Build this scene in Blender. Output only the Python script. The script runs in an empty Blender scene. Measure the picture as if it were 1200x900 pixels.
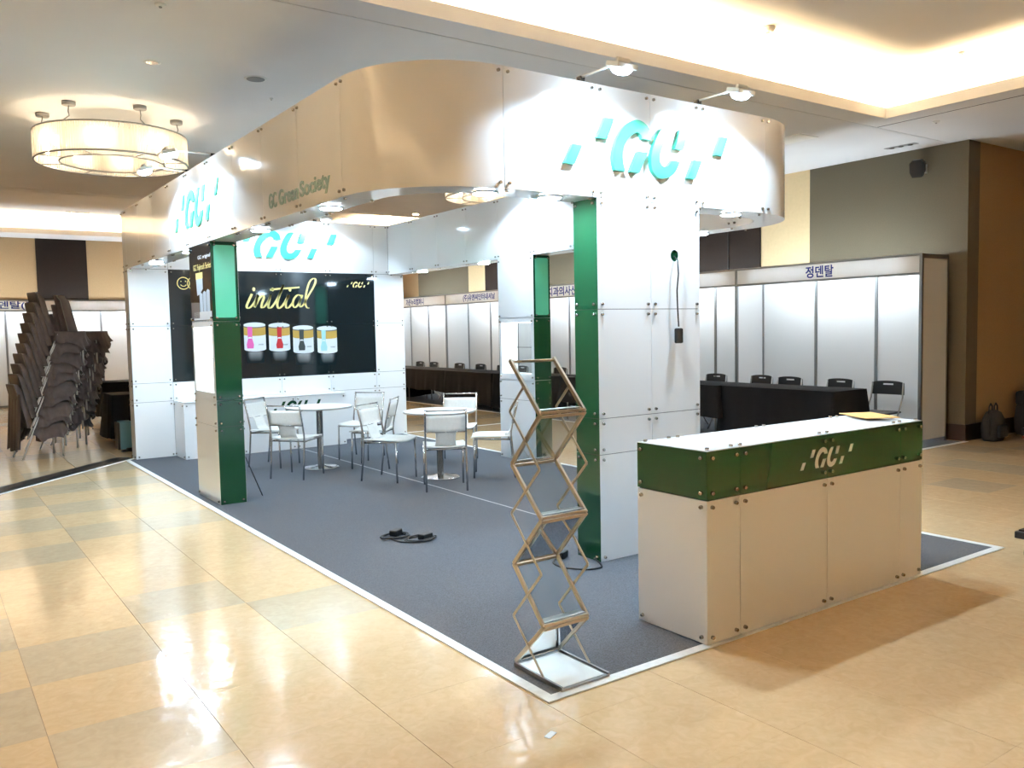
import bpy, bmesh, math, random
from mathutils import Vector, Matrix, Euler

random.seed(7)
SC = bpy.context.scene
COL = SC.collection
PI = math.pi

# ------------------------------------------------------------------ camera
CAM = Vector((-3.1987, -2.8725, 1.6312))
YAW, PITCH, ROLL, FPX = 0.6128, -0.0656, -0.0193, 992.07
fw = Vector((math.sin(YAW) * math.cos(PITCH), math.cos(YAW) * math.cos(PITCH), math.sin(PITCH)))
rt = Vector((math.cos(YAW), -math.sin(YAW), 0))
up = rt.cross(fw)
rt2 = rt * math.cos(ROLL) + up * math.sin(ROLL)
up2 = -rt * math.sin(ROLL) + up * math.cos(ROLL)
cd = bpy.data.cameras.new('camera')
cam = bpy.data.objects.new('camera', cd)
COL.objects.link(cam)
cam.matrix_world = Matrix(((rt2.x, up2.x, -fw.x, CAM.x), (rt2.y, up2.y, -fw.y, CAM.y), (rt2.z, up2.z, -fw.z, CAM.z), (0, 0, 0, 1)))
cd.sensor_width = 36
cd.lens = FPX / 1200 * 36
cd.clip_start = 0.05
cd.clip_end = 200
SC.camera = cam


def project(p):
    d = Vector(p) - CAM
    z = d.dot(fw)
    if z < 0.05:
        return None
    return 600 + FPX * d.dot(rt2) / z, 450 - FPX * d.dot(up2) / z, z


# ------------------------------------------------------------------ world, light levels and exposure
WARM = (1.0, 0.70, 0.38)
COOL = (0.60, 0.81, 1.0)
COVE = 138.0          # cove LED strips
DISC = 275.0         # round LED lights under the booth soffit
FLOOD_W = 95.0       # floodlights on arms
TUBE = 55.0          # tubes behind the name boards of the system booths
BULB = 60.0          # chandelier bulbs
DOWN = 400.0          # ceiling downlights
w = bpy.data.worlds.new('world')
SC.world = w
w.use_nodes = True
w.node_tree.nodes['Background'].inputs[0].default_value = (0.9, 0.72, 0.5, 1)
w.node_tree.nodes['Background'].inputs[1].default_value = 0.0
SC.view_settings.view_transform = 'Standard'
SC.view_settings.look = 'None'
SC.view_settings.gamma = 1
SC.view_settings.use_curve_mapping = False
SC.view_settings.exposure = 1.15
try:
    SC.cycles.use_denoising = True
    SC.cycles.sample_clamp_indirect = 6
    SC.cycles.max_bounces = 8
    SC.cycles.diffuse_bounces = 4
    SC.cycles.glossy_bounces = 4
    SC.cycles.transmission_bounces = 6
    SC.cycles.transparent_max_bounces = 12
    SC.cycles.caustics_reflective = False
    SC.cycles.caustics_refractive = False
    SC.cycles.use_light_tree = True
except Exception:
    pass


# ------------------------------------------------------------------ materials
def srgb(h):
    h = h.lstrip('#')
    o = []
    for i in (0, 2, 4):
        c = int(h[i:i + 2], 16) / 255
        o.append(c / 12.92 if c <= 0.04045 else ((c + 0.055) / 1.055) ** 2.4)
    return (*o, 1)


MATS = {}


def mat(name, col=None, rough=0.5, metal=0.0, spec=0.5, coat=0.0, noise=None, bump=None, emit=None, estr=0.0, alpha=1.0, trans=0.0, sheen=0.0):
    """noise=(scale, amount, detail) brightness mottling, bump=(scale, strength, distance)"""
    m = bpy.data.materials.new(name)
    m.use_nodes = True
    nt = m.node_tree
    b = nt.nodes['Principled BSDF']
    c = col if col is not None else (0.8, 0.8, 0.8, 1)
    if isinstance(c, str):
        c = srgb(c)
    b.inputs['Base Color'].default_value = c
    b.inputs['Roughness'].default_value = rough
    b.inputs['Metallic'].default_value = metal
    b.inputs['Specular IOR Level'].default_value = spec
    b.inputs['Coat Weight'].default_value = coat
    b.inputs['Coat Roughness'].default_value = 0.04
    b.inputs['Alpha'].default_value = alpha
    b.inputs['Transmission Weight'].default_value = trans
    b.inputs['Sheen Weight'].default_value = sheen
    if emit is not None:
        b.inputs['Emission Color'].default_value = (*emit[:3], 1)
        b.inputs['Emission Strength'].default_value = estr
    if noise or bump:
        tc = nt.nodes.new('ShaderNodeNewGeometry')
    if noise:
        n = nt.nodes.new('ShaderNodeTexNoise')
        n.inputs['Scale'].default_value = noise[0]
        n.inputs['Detail'].default_value = noise[2]
        nt.links.new(tc.outputs['Position'], n.inputs['Vector'])
        r = nt.nodes.new('ShaderNodeMapRange')
        r.inputs[1].default_value = 0.3
        r.inputs[2].default_value = 0.7
        r.inputs[3].default_value = 1 - noise[1]
        r.inputs[4].default_value = 1 + noise[1]
        nt.links.new(n.outputs['Fac'], r.inputs[0])
        mx = nt.nodes.new('ShaderNodeVectorMath')
        mx.operation = 'SCALE'
        mx.inputs[0].default_value = c[:3]
        nt.links.new(r.outputs[0], mx.inputs['Scale'])
        nt.links.new(mx.outputs[0], b.inputs['Base Color'])
    if bump:
        n2 = nt.nodes.new('ShaderNodeTexNoise')
        n2.inputs['Scale'].default_value = bump[0]
        n2.inputs['Detail'].default_value = 3
        nt.links.new(tc.outputs['Position'], n2.inputs['Vector'])
        bp = nt.nodes.new('ShaderNodeBump')
        bp.inputs['Strength'].default_value = bump[1]
        bp.inputs['Distance'].default_value = bump[2]
        nt.links.new(n2.outputs['Fac'], bp.inputs['Height'])
        nt.links.new(bp.outputs[0], b.inputs['Normal'])
    MATS[name] = m
    return m


def emitmat(name, col, s):
    m = bpy.data.materials.new(name)
    m.use_nodes = True
    nt = m.node_tree
    nt.nodes.clear()
    o = nt.nodes.new('ShaderNodeOutputMaterial')
    e = nt.nodes.new('ShaderNodeEmission')
    e.inputs[0].default_value = (*col[:3], 1)
    e.inputs[1].default_value = s
    nt.links.new(e.outputs[0], o.inputs[0])
    MATS[name] = m
    return m


def tilemat(name, c1, c2):
    m = bpy.data.materials.new(name)
    m.use_nodes = True
    nt = m.node_tree
    b = nt.nodes['Principled BSDF']
    g = nt.nodes.new('ShaderNodeNewGeometry')
    oi = nt.nodes.new('ShaderNodeObjectInfo')
    n = nt.nodes.new('ShaderNodeTexNoise')
    n.inputs['Scale'].default_value = 16
    n.inputs['Detail'].default_value = 6
    n.inputs['Distortion'].default_value = 1.2
    nt.links.new(g.outputs['Position'], n.inputs['Vector'])
    rp = nt.nodes.new('ShaderNodeValToRGB')
    rp.color_ramp.elements[0].position = 0.3
    rp.color_ramp.elements[0].color = srgb(c1)
    rp.color_ramp.elements[1].position = 0.72
    rp.color_ramp.elements[1].color = srgb(c2)
    nt.links.new(n.outputs['Fac'], rp.inputs[0])
    r = nt.nodes.new('ShaderNodeMapRange')
    r.inputs[3].default_value = 0.97
    r.inputs[4].default_value = 1.03
    nt.links.new(oi.outputs['Random'], r.inputs[0])
    vm = nt.nodes.new('ShaderNodeVectorMath')
    vm.operation = 'SCALE'
    nt.links.new(rp.outputs[0], vm.inputs[0])
    nt.links.new(r.outputs[0], vm.inputs['Scale'])
    nt.links.new(vm.outputs[0], b.inputs['Base Color'])
    b.inputs['Roughness'].default_value = 0.13
    b.inputs['Specular IOR Level'].default_value = 0.6
    n2 = nt.nodes.new('ShaderNodeTexNoise')
    n2.inputs['Scale'].default_value = 9
    n2.inputs['Detail'].default_value = 3
    nt.links.new(g.outputs['Position'], n2.inputs['Vector'])
    bp = nt.nodes.new('ShaderNodeBump')
    bp.inputs['Strength'].default_value = 0.12
    bp.inputs['Distance'].default_value = 0.02
    nt.links.new(n2.outputs['Fac'], bp.inputs['Height'])
    nt.links.new(bp.outputs[0], b.inputs['Normal'])
    MATS[name] = m


mat('white_panel', '#f0f0f0', 0.10, spec=0.5)
mat('green_panel', '#153f28', 0.07, spec=0.6)
mat('logo_green', '#35a58a', 0.35)
mat('lettering_green', '#7c978a', 0.4)
mat('black_print', '#192225', 0.06, spec=0.6)
mat('frame_black', '#0b0d0c', 0.4)
mat('chrome', '#c9c9c9', 0.16, metal=1)
mat('bolt', '#a8a29a', 0.25, metal=1)
mat('alu', '#c9bfae', 0.38, metal=0.85)
mat('leg_silver', '#c4c2be', 0.4, metal=0.3)
mat('gray_alu', '#9a9a98', 0.4, metal=0.8)
mat('carpet', '#4a5058', 0.95, spec=0.1, noise=(120, 0.45, 4), bump=(420, 0.5, 0.006), sheen=0.15)
mat('tape', '#eeeeea', 0.35, noise=(30, 0.06, 3))
mat('seam', '#9a9ea3', 0.5)
mat('grout', '#8a7455', 0.6)
tilemat('tile_beige', '#d4b68c', '#dec299')
tilemat('tile_gray', '#c2ae8f', '#ccb999')
mat('ceiling_paint', '#e9e9ea', 0.85, noise=(1.2, 0.02, 2))
mat('matte_gray', '#8a8c8e', 0.7)
mat('slot_black', '#161412', 0.6)
mat('wall_tan', '#a48a66', 0.85, noise=(40, 0.05, 3), bump=(300, 0.1, 0.002))
mat('wall_sage', '#5b5443', 0.85, noise=(60, 0.05, 3), bump=(300, 0.1, 0.002))
mat('wall_cream', '#d9c49a', 0.7, noise=(20, 0.03, 3))
mat('wood_dark', '#1c130e', 0.6, spec=0.2, noise=(30, 0.12, 4))
mat('baseboard', '#2c1d14', 0.5)
mat('system_panel', '#dfe0e0', 0.45)
mat('system_post', '#8d8f90', 0.35, metal=0.8)
mat('text_navy', '#142a8c', 0.5)
mat('cloth_black', '#101114', 0.9, spec=0.2, noise=(6, 0.2, 3))
mat('cloth_brown', '#574e4c', 0.92, spec=0.15, noise=(14, 0.12, 3), sheen=0.2)
mat('plastic_black', '#17181a', 0.42)
mat('rubber_black', '#0c0d0e', 0.5)
mat('sling_white', '#e6e4de', 0.55, noise=(40, 0.03, 2))
mat('white_matte', '#f2f2ef', 0.35)
mat('envelope', '#e2b16c', 0.7, noise=(30, 0.05, 2))
mat('gold_print', '#efdc8f', 0.4)
mat('white_print', '#e9edf0', 0.3)
mat('gold_band', '#c9a24c', 0.35)
mat('pink_print', '#e667b2', 0.35)
mat('red_print', '#c92c33', 0.35)
mat('dark_print', '#3c4446', 0.35)
mat('teal_print', '#aadfe0', 0.35)
mat('tube_print', '#c8d8e6', 0.3)
mat('gray_print', '#6f6a68', 0.35)
mat('blue_box', '#5a8a9c', 0.4)
mat('denim_blue', '#4a6a8c', 0.6)
mat('red_plastic', '#8c2a22', 0.45)
mat('backpack', '#1b1c1d', 0.85, noise=(40, 0.2, 3))
mat('lightbox_green', '#4aa585', 0.2, emit=(0.12, 0.50, 0.33), estr=0.12)
emitmat('led_disc', COOL, DISC)
emitmat('led_flood', COOL, 40)
emitmat('led_cove', WARM, COVE)
emitmat('led_case', (0.85, 0.95, 1.0), 26)
emitmat('tube_cool', (0.80, 0.91, 1.0), TUBE)
emitmat('bulb_warm', (1.0, 0.80, 0.55), BULB)
emitmat('led_down', (1.0, 0.72, 0.42), DOWN)
# translucent white name board, lit from behind by its tube
m = bpy.data.materials.new('board_translucent')
m.use_nodes = True
nt = m.node_tree
b_ = nt.nodes['Principled BSDF']
b_.inputs['Base Color'].default_value = srgb('#f0f0f0')
b_.inputs['Roughness'].default_value = 0.3
tl_ = nt.nodes.new('ShaderNodeBsdfTranslucent')
tl_.inputs[0].default_value = (0.9, 0.9, 0.9, 1)
mx_ = nt.nodes.new('ShaderNodeMixShader')
mx_.inputs[0].default_value = 0.045
nt.links.new(b_.outputs[0], mx_.inputs[1])
nt.links.new(tl_.outputs[0], mx_.inputs[2])
nt.links.new(mx_.outputs[0], nt.nodes['Material Output'].inputs[0])
MATS['board_translucent'] = m
# thin clear acrylic or glass
m = bpy.data.materials.new('acrylic')
m.use_nodes = True
nt = m.node_tree
nt.nodes.clear()
o_ = nt.nodes.new('ShaderNodeOutputMaterial')
tr_ = nt.nodes.new('ShaderNodeBsdfTransparent')
tr_.inputs[0].default_value = (0.93, 0.95, 0.95, 1)
gl_ = nt.nodes.new('ShaderNodeBsdfGlossy')
gl_.inputs['Roughness'].default_value = 0.04
fr_ = nt.nodes.new('ShaderNodeLayerWeight')
fr_.inputs[0].default_value = 0.12
mx_ = nt.nodes.new('ShaderNodeMixShader')
nt.links.new(fr_.outputs['Fresnel'], mx_.inputs[0])
nt.links.new(tr_.outputs[0], mx_.inputs[1])
nt.links.new(gl_.outputs[0], mx_.inputs[2])
nt.links.new(mx_.outputs[0], o_.inputs[0])
MATS['acrylic'] = m
# chandelier glass rods: part clear, part frosted
m = bpy.data.materials.new('glass_rod')
m.use_nodes = True
nt = m.node_tree
nt.nodes.clear()
o_ = nt.nodes.new('ShaderNodeOutputMaterial')
tr_ = nt.nodes.new('ShaderNodeBsdfTransparent')
tl_ = nt.nodes.new('ShaderNodeBsdfTranslucent')
tl_.inputs[0].default_value = (0.95, 0.9, 0.82, 1)
gl_ = nt.nodes.new('ShaderNodeBsdfPrincipled')
gl_.inputs['Base Color'].default_value = (0.8, 0.76, 0.7, 1)
gl_.inputs['Roughness'].default_value = 0.1
m1_ = nt.nodes.new('ShaderNodeMixShader')
m1_.inputs[0].default_value = 0.55
m2_ = nt.nodes.new('ShaderNodeMixShader')
m2_.inputs[0].default_value = 0.25
nt.links.new(tr_.outputs[0], m1_.inputs[1])
nt.links.new(tl_.outputs[0], m1_.inputs[2])
nt.links.new(m1_.outputs[0], m2_.inputs[1])
nt.links.new(gl_.outputs[0], m2_.inputs[2])
nt.links.new(m2_.outputs[0], o_.inputs[0])
MATS['glass_rod'] = m
# printed mirror image under the cans, fading downwards
m = bpy.data.materials.new('faded_print')
m.use_nodes = True
nt = m.node_tree
b_ = nt.nodes['Principled BSDF']
tc_ = nt.nodes.new('ShaderNodeTexCoord')
sp_ = nt.nodes.new('ShaderNodeSeparateXYZ')
rp_ = nt.nodes.new('ShaderNodeValToRGB')
rp_.color_ramp.elements[0].position = 0.15
rp_.color_ramp.elements[0].color = srgb('#192225')
rp_.color_ramp.elements[1].position = 1.0
rp_.color_ramp.elements[1].color = srgb('#8f9496')
nt.links.new(tc_.outputs['Generated'], sp_.inputs[0])
ab_ = nt.nodes.new('ShaderNodeMath')
ab_.operation = 'PINGPONG'
ab_.inputs[1].default_value = 0.5
nt.links.new(sp_.outputs[0], ab_.inputs[0])
ms_ = nt.nodes.new('ShaderNodeMapRange')
ms_.interpolation_type = 'SMOOTHSTEP'
ms_.inputs[2].default_value = 0.3
nt.links.new(ab_.outputs[0], ms_.inputs[0])
mm_ = nt.nodes.new('ShaderNodeMath')
mm_.operation = 'MULTIPLY'
nt.links.new(sp_.outputs[2], mm_.inputs[0])
nt.links.new(ms_.outputs[0], mm_.inputs[1])
nt.links.new(mm_.outputs[0], rp_.inputs[0])
nt.links.new(rp_.outputs[0], b_.inputs['Base Color'])
b_.inputs['Roughness'].default_value = 0.06
MATS['faded_print'] = m


# ------------------------------------------------------------------ mesh helpers
class MB:
    def __init__(s):
        s.v = []
        s.f = []

    def add(s, vs, fs):
        n = len(s.v)
        s.v += [tuple(p) for p in vs]
        s.f += [[i + n for i in f] for f in fs]
        return s

    def box(s, x0, x1, y0, y1, z0, z1, M=None):
        vs = [Vector(p) for p in ((x0, y0, z0), (x1, y0, z0), (x1, y1, z0), (x0, y1, z0), (x0, y0, z1), (x1, y0, z1), (x1, y1, z1), (x0, y1, z1))]
        if M is not None:
            vs = [M @ p for p in vs]
        return s.add(vs, [(0, 3, 2, 1), (4, 5, 6, 7), (0, 1, 5, 4), (1, 2, 6, 5), (2, 3, 7, 6), (3, 0, 4, 7)])

    def tube(s, pts, r, n=8, cap=True):
        pts = [Vector(p) for p in pts]
        rr = r if isinstance(r, (list, tuple)) else [r] * len(pts)
        rings = []
        prev = None
        for i, p in enumerate(pts):
            t = (pts[min(i + 1, len(pts) - 1)] - pts[max(i - 1, 0)]).normalized()
            if prev is None:
                a = Vector((0, 0, 1)) if abs(t.z) < 0.9 else Vector((1, 0, 0))
                u_ = t.cross(a).normalized()
            else:
                u_ = (prev - t * prev.dot(t))
                u_ = u_.normalized() if u_.length > 1e-6 else t.orthogonal().normalized()
            prev = u_
            v_ = t.cross(u_)
            rings.append([p + (u_ * math.cos(2 * PI * k / n) + v_ * math.sin(2 * PI * k / n)) * rr[i] for k in range(n)])
        vs = [q for r_ in rings for q in r_]
        fs = []
        for i in range(len(pts) - 1):
            for k in range(n):
                fs.append((i * n + k, i * n + (k + 1) % n, (i + 1) * n + (k + 1) % n, (i + 1) * n + k))
        if cap:
            fs.append(tuple(range(n))[::-1])
            fs.append(tuple(range((len(pts) - 1) * n, len(pts) * n)))
        return s.add(vs, fs)

    def lathe(s, prof, c=(0, 0, 0), n=24, M=None):
        """prof: list of (r, z)"""
        vs = []
        for r, z in prof:
            for k in range(n):
                p = Vector((c[0] + r * math.cos(2 * PI * k / n), c[1] + r * math.sin(2 * PI * k / n), c[2] + z))
                vs.append(M @ p if M is not None else p)
        fs = []
        for i in range(len(prof) - 1):
            for k in range(n):
                fs.append((i * n + k, i * n + (k + 1) % n, (i + 1) * n + (k + 1) % n, (i + 1) * n + k))
        fs.append(tuple(range(n))[::-1])
        fs.append(tuple(range((len(prof) - 1) * n, len(prof) * n)))
        return s.add(vs, fs)

    def prism(s, poly, d, M=None):
        """poly in local (x, z); extruded from y = 0 to y = -d"""
        n = len(poly)
        a = sum(poly[i][0] * poly[(i + 1) % n][1] - poly[(i + 1) % n][0] * poly[i][1] for i in range(n))
        if a < 0:
            poly = poly[::-1]
        vs = [Vector((x, -d, z)) for x, z in poly] + [Vector((x, 0, z)) for x, z in poly]
        if M is not None:
            vs = [M @ p for p in vs]
        return s.add(vs, [tuple(range(n)), tuple(range(n, 2 * n))[::-1]] + [(i, i + n, (i + 1) % n + n, (i + 1) % n) for i in range(n)])

    def mesh(s, name, mt, smooth=False, bevel=0):
        me = bpy.data.meshes.new(name)
        me.from_pydata(s.v, [], s.f)
        if bevel:
            bm = bmesh.new()
            bm.from_mesh(me)
            bmesh.ops.bevel(bm, geom=bm.edges[:], offset=bevel, segments=2, affect='EDGES', profile=0.5)
            bm.to_mesh(me)
            bm.free()
        me.materials.append(MATS[mt])
        if smooth:
            for p in me.polygons:
                p.use_smooth = len(p.vertices) <= 4
        me.update()
        return me

    def build(s, name, mt, parent=None, smooth=False, bevel=0, M=None):
        return link(name, s.mesh(name, mt, smooth, bevel), parent, M)


def link(name, me, parent=None, M=None):
    o = bpy.data.objects.new(name, me)
    COL.objects.link(o)
    if parent is not None:
        o.parent = parent
    if M is not None:
        o.matrix_local = M
    return o


def tag(o, label=None, cat=None, group=None, kind=None):
    if label:
        o['label'] = label
    if cat:
        o['category'] = cat
    if group:
        o['group'] = group
    if kind:
        o['kind'] = kind
    return o


def thing(name, label, cat, loc=(0, 0, 0), rz=0, group=None):
    o = bpy.data.objects.new(name, None)
    COL.objects.link(o)
    o.empty_display_size = 0.1
    o.location = loc
    o.rotation_euler = (0, 0, rz)
    return tag(o, label, cat, group)


def copy_tree(o, parent=None):
    c = o.copy()
    COL.objects.link(c)
    c.parent = parent
    for ch in list(o.children):
        copy_tree(ch, c)
    return c


def struct(name, mb, mt, parent=None, smooth=False):
    o = mb.build(name, mt, parent, smooth)
    if parent is None:
        o['kind'] = 'structure'
    return o


def text_mesh(name, body, height=None, width=None, mt='text_navy', extrude=0.001, shear=0.0, center=True, bold=0.0):
    c = bpy.data.curves.new(name, 'FONT')
    c.body = body
    c.extrude = extrude
    c.shear = shear
    c.offset = bold
    o = bpy.data.objects.new(name, c)
    COL.objects.link(o)
    dg = bpy.context.evaluated_depsgraph_get()
    dg.update()
    me = bpy.data.meshes.new_from_object(o.evaluated_get(dg))
    bpy.data.objects.remove(o)
    bpy.data.curves.remove(c)
    xs = [v.co.x for v in me.vertices]
    ys = [v.co.y for v in me.vertices]
    W, H = max(xs) - min(xs), max(ys) - min(ys)
    sx = (width / W) if width else height / H
    sy = (height / H) if height else sx
    x0, y0 = (min(xs) + max(xs)) / 2, (min(ys) + max(ys)) / 2
    for v in me.vertices:      # lie in local x, z; front looks to -y
        x, y, z = v.co
        v.co = ((x - x0) * sx if center else (x - min(xs)) * sx, -z - extrude, (y - y0) * sy)
    me.materials.clear()
    me.materials.append(MATS[mt])
    return me


def frame(origin, u, n):
    """matrix whose local x = u, local z = world z, local -y = outward normal n"""
    u = Vector(u).normalized()
    n = Vector(n).normalized()
    y = -n
    return Matrix(((u.x, y.x, 0, origin[0]), (u.y, y.y, 0, origin[1]), (u.z, y.z, 1, origin[2]), (0, 0, 0, 1)))


FX = ((1, 0, 0), (0, -1, 0))      # faces the front  (-y)
BK = ((-1, 0, 0), (0, 1, 0))      # faces the back   (+y)
LF = ((0, -1, 0), (-1, 0, 0))     # faces left       (-x), local x runs towards -y
RT = ((0, 1, 0), (1, 0, 0))       # faces right      (+x)

PANEL_CACHE = {}
T = 0.008


def bolts_into(mb, w_, h_, inset=0.035, r=0.0105):
    iw = min(inset, w_ * 0.2)
    for x in (iw, w_ - iw):
        for z in (inset, h_ - inset):
            mb.lathe([(r, 0), (r, 0.012), (r * 0.72, 0.016)], n=8, M=Matrix.Translation((x, 0, z)) @ Matrix.Rotation(PI / 2, 4, 'X'))


def panel(name, root, rootinv, o, uv, w_, h_, mt, bolts=True, t=T, label=None):
    k = (round(w_, 3), round(h_, 3), mt, t)
    if k not in PANEL_CACHE:
        g = 0.002
        a = MB().box(g, w_ - g, 0, t, g, h_ - g).mesh('panel', mt)
        b = MB()
        bolts_into(b, w_, h_)
        PANEL_CACHE[k] = (a, b.mesh('bolts', 'bolt', True))
    a, b = PANEL_CACHE[k]
    ob = link(name, a, root, rootinv @ frame(o, *uv))
    if bolts:
        link('corner_bolts', b, ob)['kind'] = 'stuff'
    if label:
        ob['label'] = label
    return ob


# ------------------------------------------------------------------ floor
# vinyl tiles 0.6 m; joints at x = -0.44 + 0.6 k, y = 2.2 + 0.6 k
floor = struct('floor', MB().box(-9, 13, -9, 20.4, -0.06, -0.003), 'grout')
tile_m = {k: MB().box(-0.2988, 0.2988, -0.2997, 0.2997, -0.012, 0).mesh('tile', k) for k in ('tile_beige', 'tile_gray')}
gray = {(-2.54, 1.9), (-2.54, 0.7), (-2.54, 4.3), (-2.54, 5.5), (-1.94, 2.5), (-1.94, 4.9), (-1.94, 6.1), (-1.94, 7.3), (-1.34, 1.9), (-1.34, 4.9), (-1.34, 6.1), (-3.14, 2.5), (-3.14, 1.3),
        (-1.34, 7.3), (-1.34, 8.5), (-2.54, 6.7), (-1.94, 8.5), (5.26, 1.3), (5.26, 2.5), (4.66, 1.9), (5.86, 3.1), (4.06, 3.7)}
cand = []
xs_ = [-0.74 + 0.6 * k for k in range(-14, 23)]
ys_ = [1.9 + 0.6 * k for k in range(-18, 31)]
for x in xs_:
    for y in ys_:
        if -1.03 < x - 0.3 and x + 0.3 < 3.07 and 0 < y - 0.3 and y + 0.3 < 9.1:
            continue
        if x > 8.3 and y > 2.9:
            continue
        rng = random.Random(int(x * 100) * 7919 + int(y * 100))
        isg = (round(x, 2), round(y, 2)) in gray or (not (-3.5 < x < 6.2 and -3 < y < 8.6) and rng.random() < 0.28)
        kind = 'tile_gray' if isg else 'tile_beige'
        area = 0
        seen = False
        cs = [project((x + a, y + b, 0)) for a, b in ((-.3, -.3), (.3, -.3), (.3, .3), (-.3, .3))]
        if all(cs):
            area = 0.5 * abs(sum(cs[i][0] * cs[(i + 1) % 4][1] - cs[(i + 1) % 4][0] * cs[i][1] for i in range(4)))
            seen = any(-10 < c[0] < 1210 and -10 < c[1] < 910 for c in cs)
        cand.append((-(area if seen else 0), x, y, kind))
cand.sort()
single = 0
rest = {k: MB() for k in tile_m}
for a, x, y, kind in cand:
    if a < 0 and single < 290:
        o = link('tile', tile_m[kind], floor)
        o.location = (x, y, 0)
        single += 1
    else:
        rest[kind].box(x - 0.2988, x + 0.2988, y - 0.2997, y + 0.2997, -0.012, 0)
for k, mb in rest.items():
    if mb.v:
        o = mb.build('far_tiles', k, floor)
        o['kind'] = 'stuff'

# stand carpet and its tape edge
cp = MB().box(-1.0, 3.04, 0.01, 9.05, 0.0005, 0.006).build('booth_carpet', 'carpet')
tag(cp, 'grey-blue carpet laid under the white and green booth, edged with white tape', 'carpet')
MB().box(-1.03, -0.975, -0.02, 9.05, 0.0005, 0.0075).build('edge_tape', 'tape', cp)
MB().box(-0.975, 3.07, -0.02, 0.035, 0.0005, 0.0075).build('edge_tape', 'tape', cp)
MB().box(3.015, 3.07, 0.035, 9.05, 0.0005, 0.0075).build('edge_tape', 'tape', cp)
MB().box(1.142, 1.162, 0.04, 8.5, 0.0055, 0.0064).build('seam_tape', 'seam', cp)
rc = MB().box(6.02, 8.2, 2.88, 18.2, 0.0005, 0.005).build('row_carpet', 'carpet')
tag(rc, 'grey-blue carpet strip under the row of white name-board booths', 'carpet')
MB().box(5.97, 8.25, 2.82, 2.88, 0.0005, 0.006).build('edge_tape', 'tape', rc)
MB().box(5.97, 6.02, 2.88, 18.2, 0.0005, 0.006).build('edge_tape', 'tape', rc)
o = MB().box(3.1, 5.97, 9.08, 9.13, 0.0005, 0.003).build('floor_tape', 'tape')
tag(o, 'white tape line on the floor between the booth and the black-cloth tables', 'tape')
# black cable cover running from the booth's rear corner, with white tape beside it
a, b = Vector((-1.0, 9.32, 0)), Vector((-3.6, 6.55, 0))
dv = (b - a).normalized()
nv = Vector((-dv.y, dv.x, 0))
if nv.y < 0:
    nv = -nv
mb = MB()
pf = [(-0.15, 0), (-0.08, 0.012), (0.08, 0.012), (0.15, 0)]
vs = []
for q in (a, b):
    vs += [q + nv * s_ + Vector((0, 0, z + 0.0008)) for s_, z in pf]
mb.add(vs, [(0, 1, 5, 4), (1, 2, 6, 5), (2, 3, 7, 6), (0, 4, 7, 3), (0, 3, 2, 1), (4, 5, 6, 7)])
tag(mb.build('cable_cover', 'rubber_black'), 'flat black cable ramp across the floor by the stacked chairs', 'cable ramp')
mb = MB()
vs = []
for q in (a, b):
    vs += [q - nv * 0.20 + Vector((0, 0, 0.0008)), q - nv * 0.155 + Vector((0, 0, 0.0008)), q - nv * 0.155 + Vector((0, 0, 0.003)), q - nv * 0.20 + Vector((0, 0, 0.003))]
mb.add(vs, [(0, 1, 5, 4), (1, 2, 6, 5), (2, 3, 7, 6), (3, 0, 4, 7), (0, 3, 2, 1), (4, 5, 6, 7)])
tag(mb.build('floor_tape', 'tape'), 'white tape strip along the black cable ramp', 'tape')

# ------------------------------------------------------------------ walls
struct('wall_right', MB().box(8.3, 8.6, 2.9, 5.33, 0, 4.0), 'wall_sage')
segs = [(5.33, 6.26, 'wall_cream'), (6.26, 8.0, 'wood_dark'), (8.0, 9.2, 'wall_cream'), (9.2, 12.3, 'wall_sage'), (12.3, 13.1, 'wall_cream'), (13.1, 14.5, 'wood_dark'), (14.5, 15.3, 'wall_cream'), (15.3, 17.9, 'wall_sage'), (17.9, 20.7, 'wall_tan')]
for y0, y1, mt_ in segs:
    struct('wall_right', MB().box(8.3 if mt_ != 'wood_dark' else 8.27, 8.6, y0, y1, 0, 4.0), mt_)
struct('trim_1', MB().box(8.255, 8.27, 6.91, 6.93, 0, 4.0), 'slot_black')
struct('wall_return', MB().box(8.6, 13.3, 2.9, 3.2, 0, 4.0), 'wall_tan')
struct('wall_east', MB().box(13.0, 13.3, -9.3, 2.9, 0, 4.0), 'wall_tan')
struct('wall_back', MB().box(-9.3, 8.3, 20.4, 20.7, 0, 4.0), 'wall_tan')
struct('trim_2', MB().box(-0.72, 0.38, 20.36, 20.4, 0, 4.0), 'wood_dark')
struct('wall_left', MB().box(-9.3, -9.0, -9.3, 20.4, 0, 4.0), 'wall_tan')
struct('wall_front', MB().box(-9.0, 13.0, -9.3, -9.0, 0, 4.0), 'wall_tan')
struct('baseboard_right', MB().box(8.28, 8.3, 2.88, 6.26, 0, 0.22), 'baseboard')
struct('baseboard_return', MB().box(8.3, 13.0, 2.88, 2.9, 0, 0.22), 'baseboard')
struct('baseboard_back', MB().box(-9, -0.72, 20.38, 20.4, 0, 0.15), 'baseboard')

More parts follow.
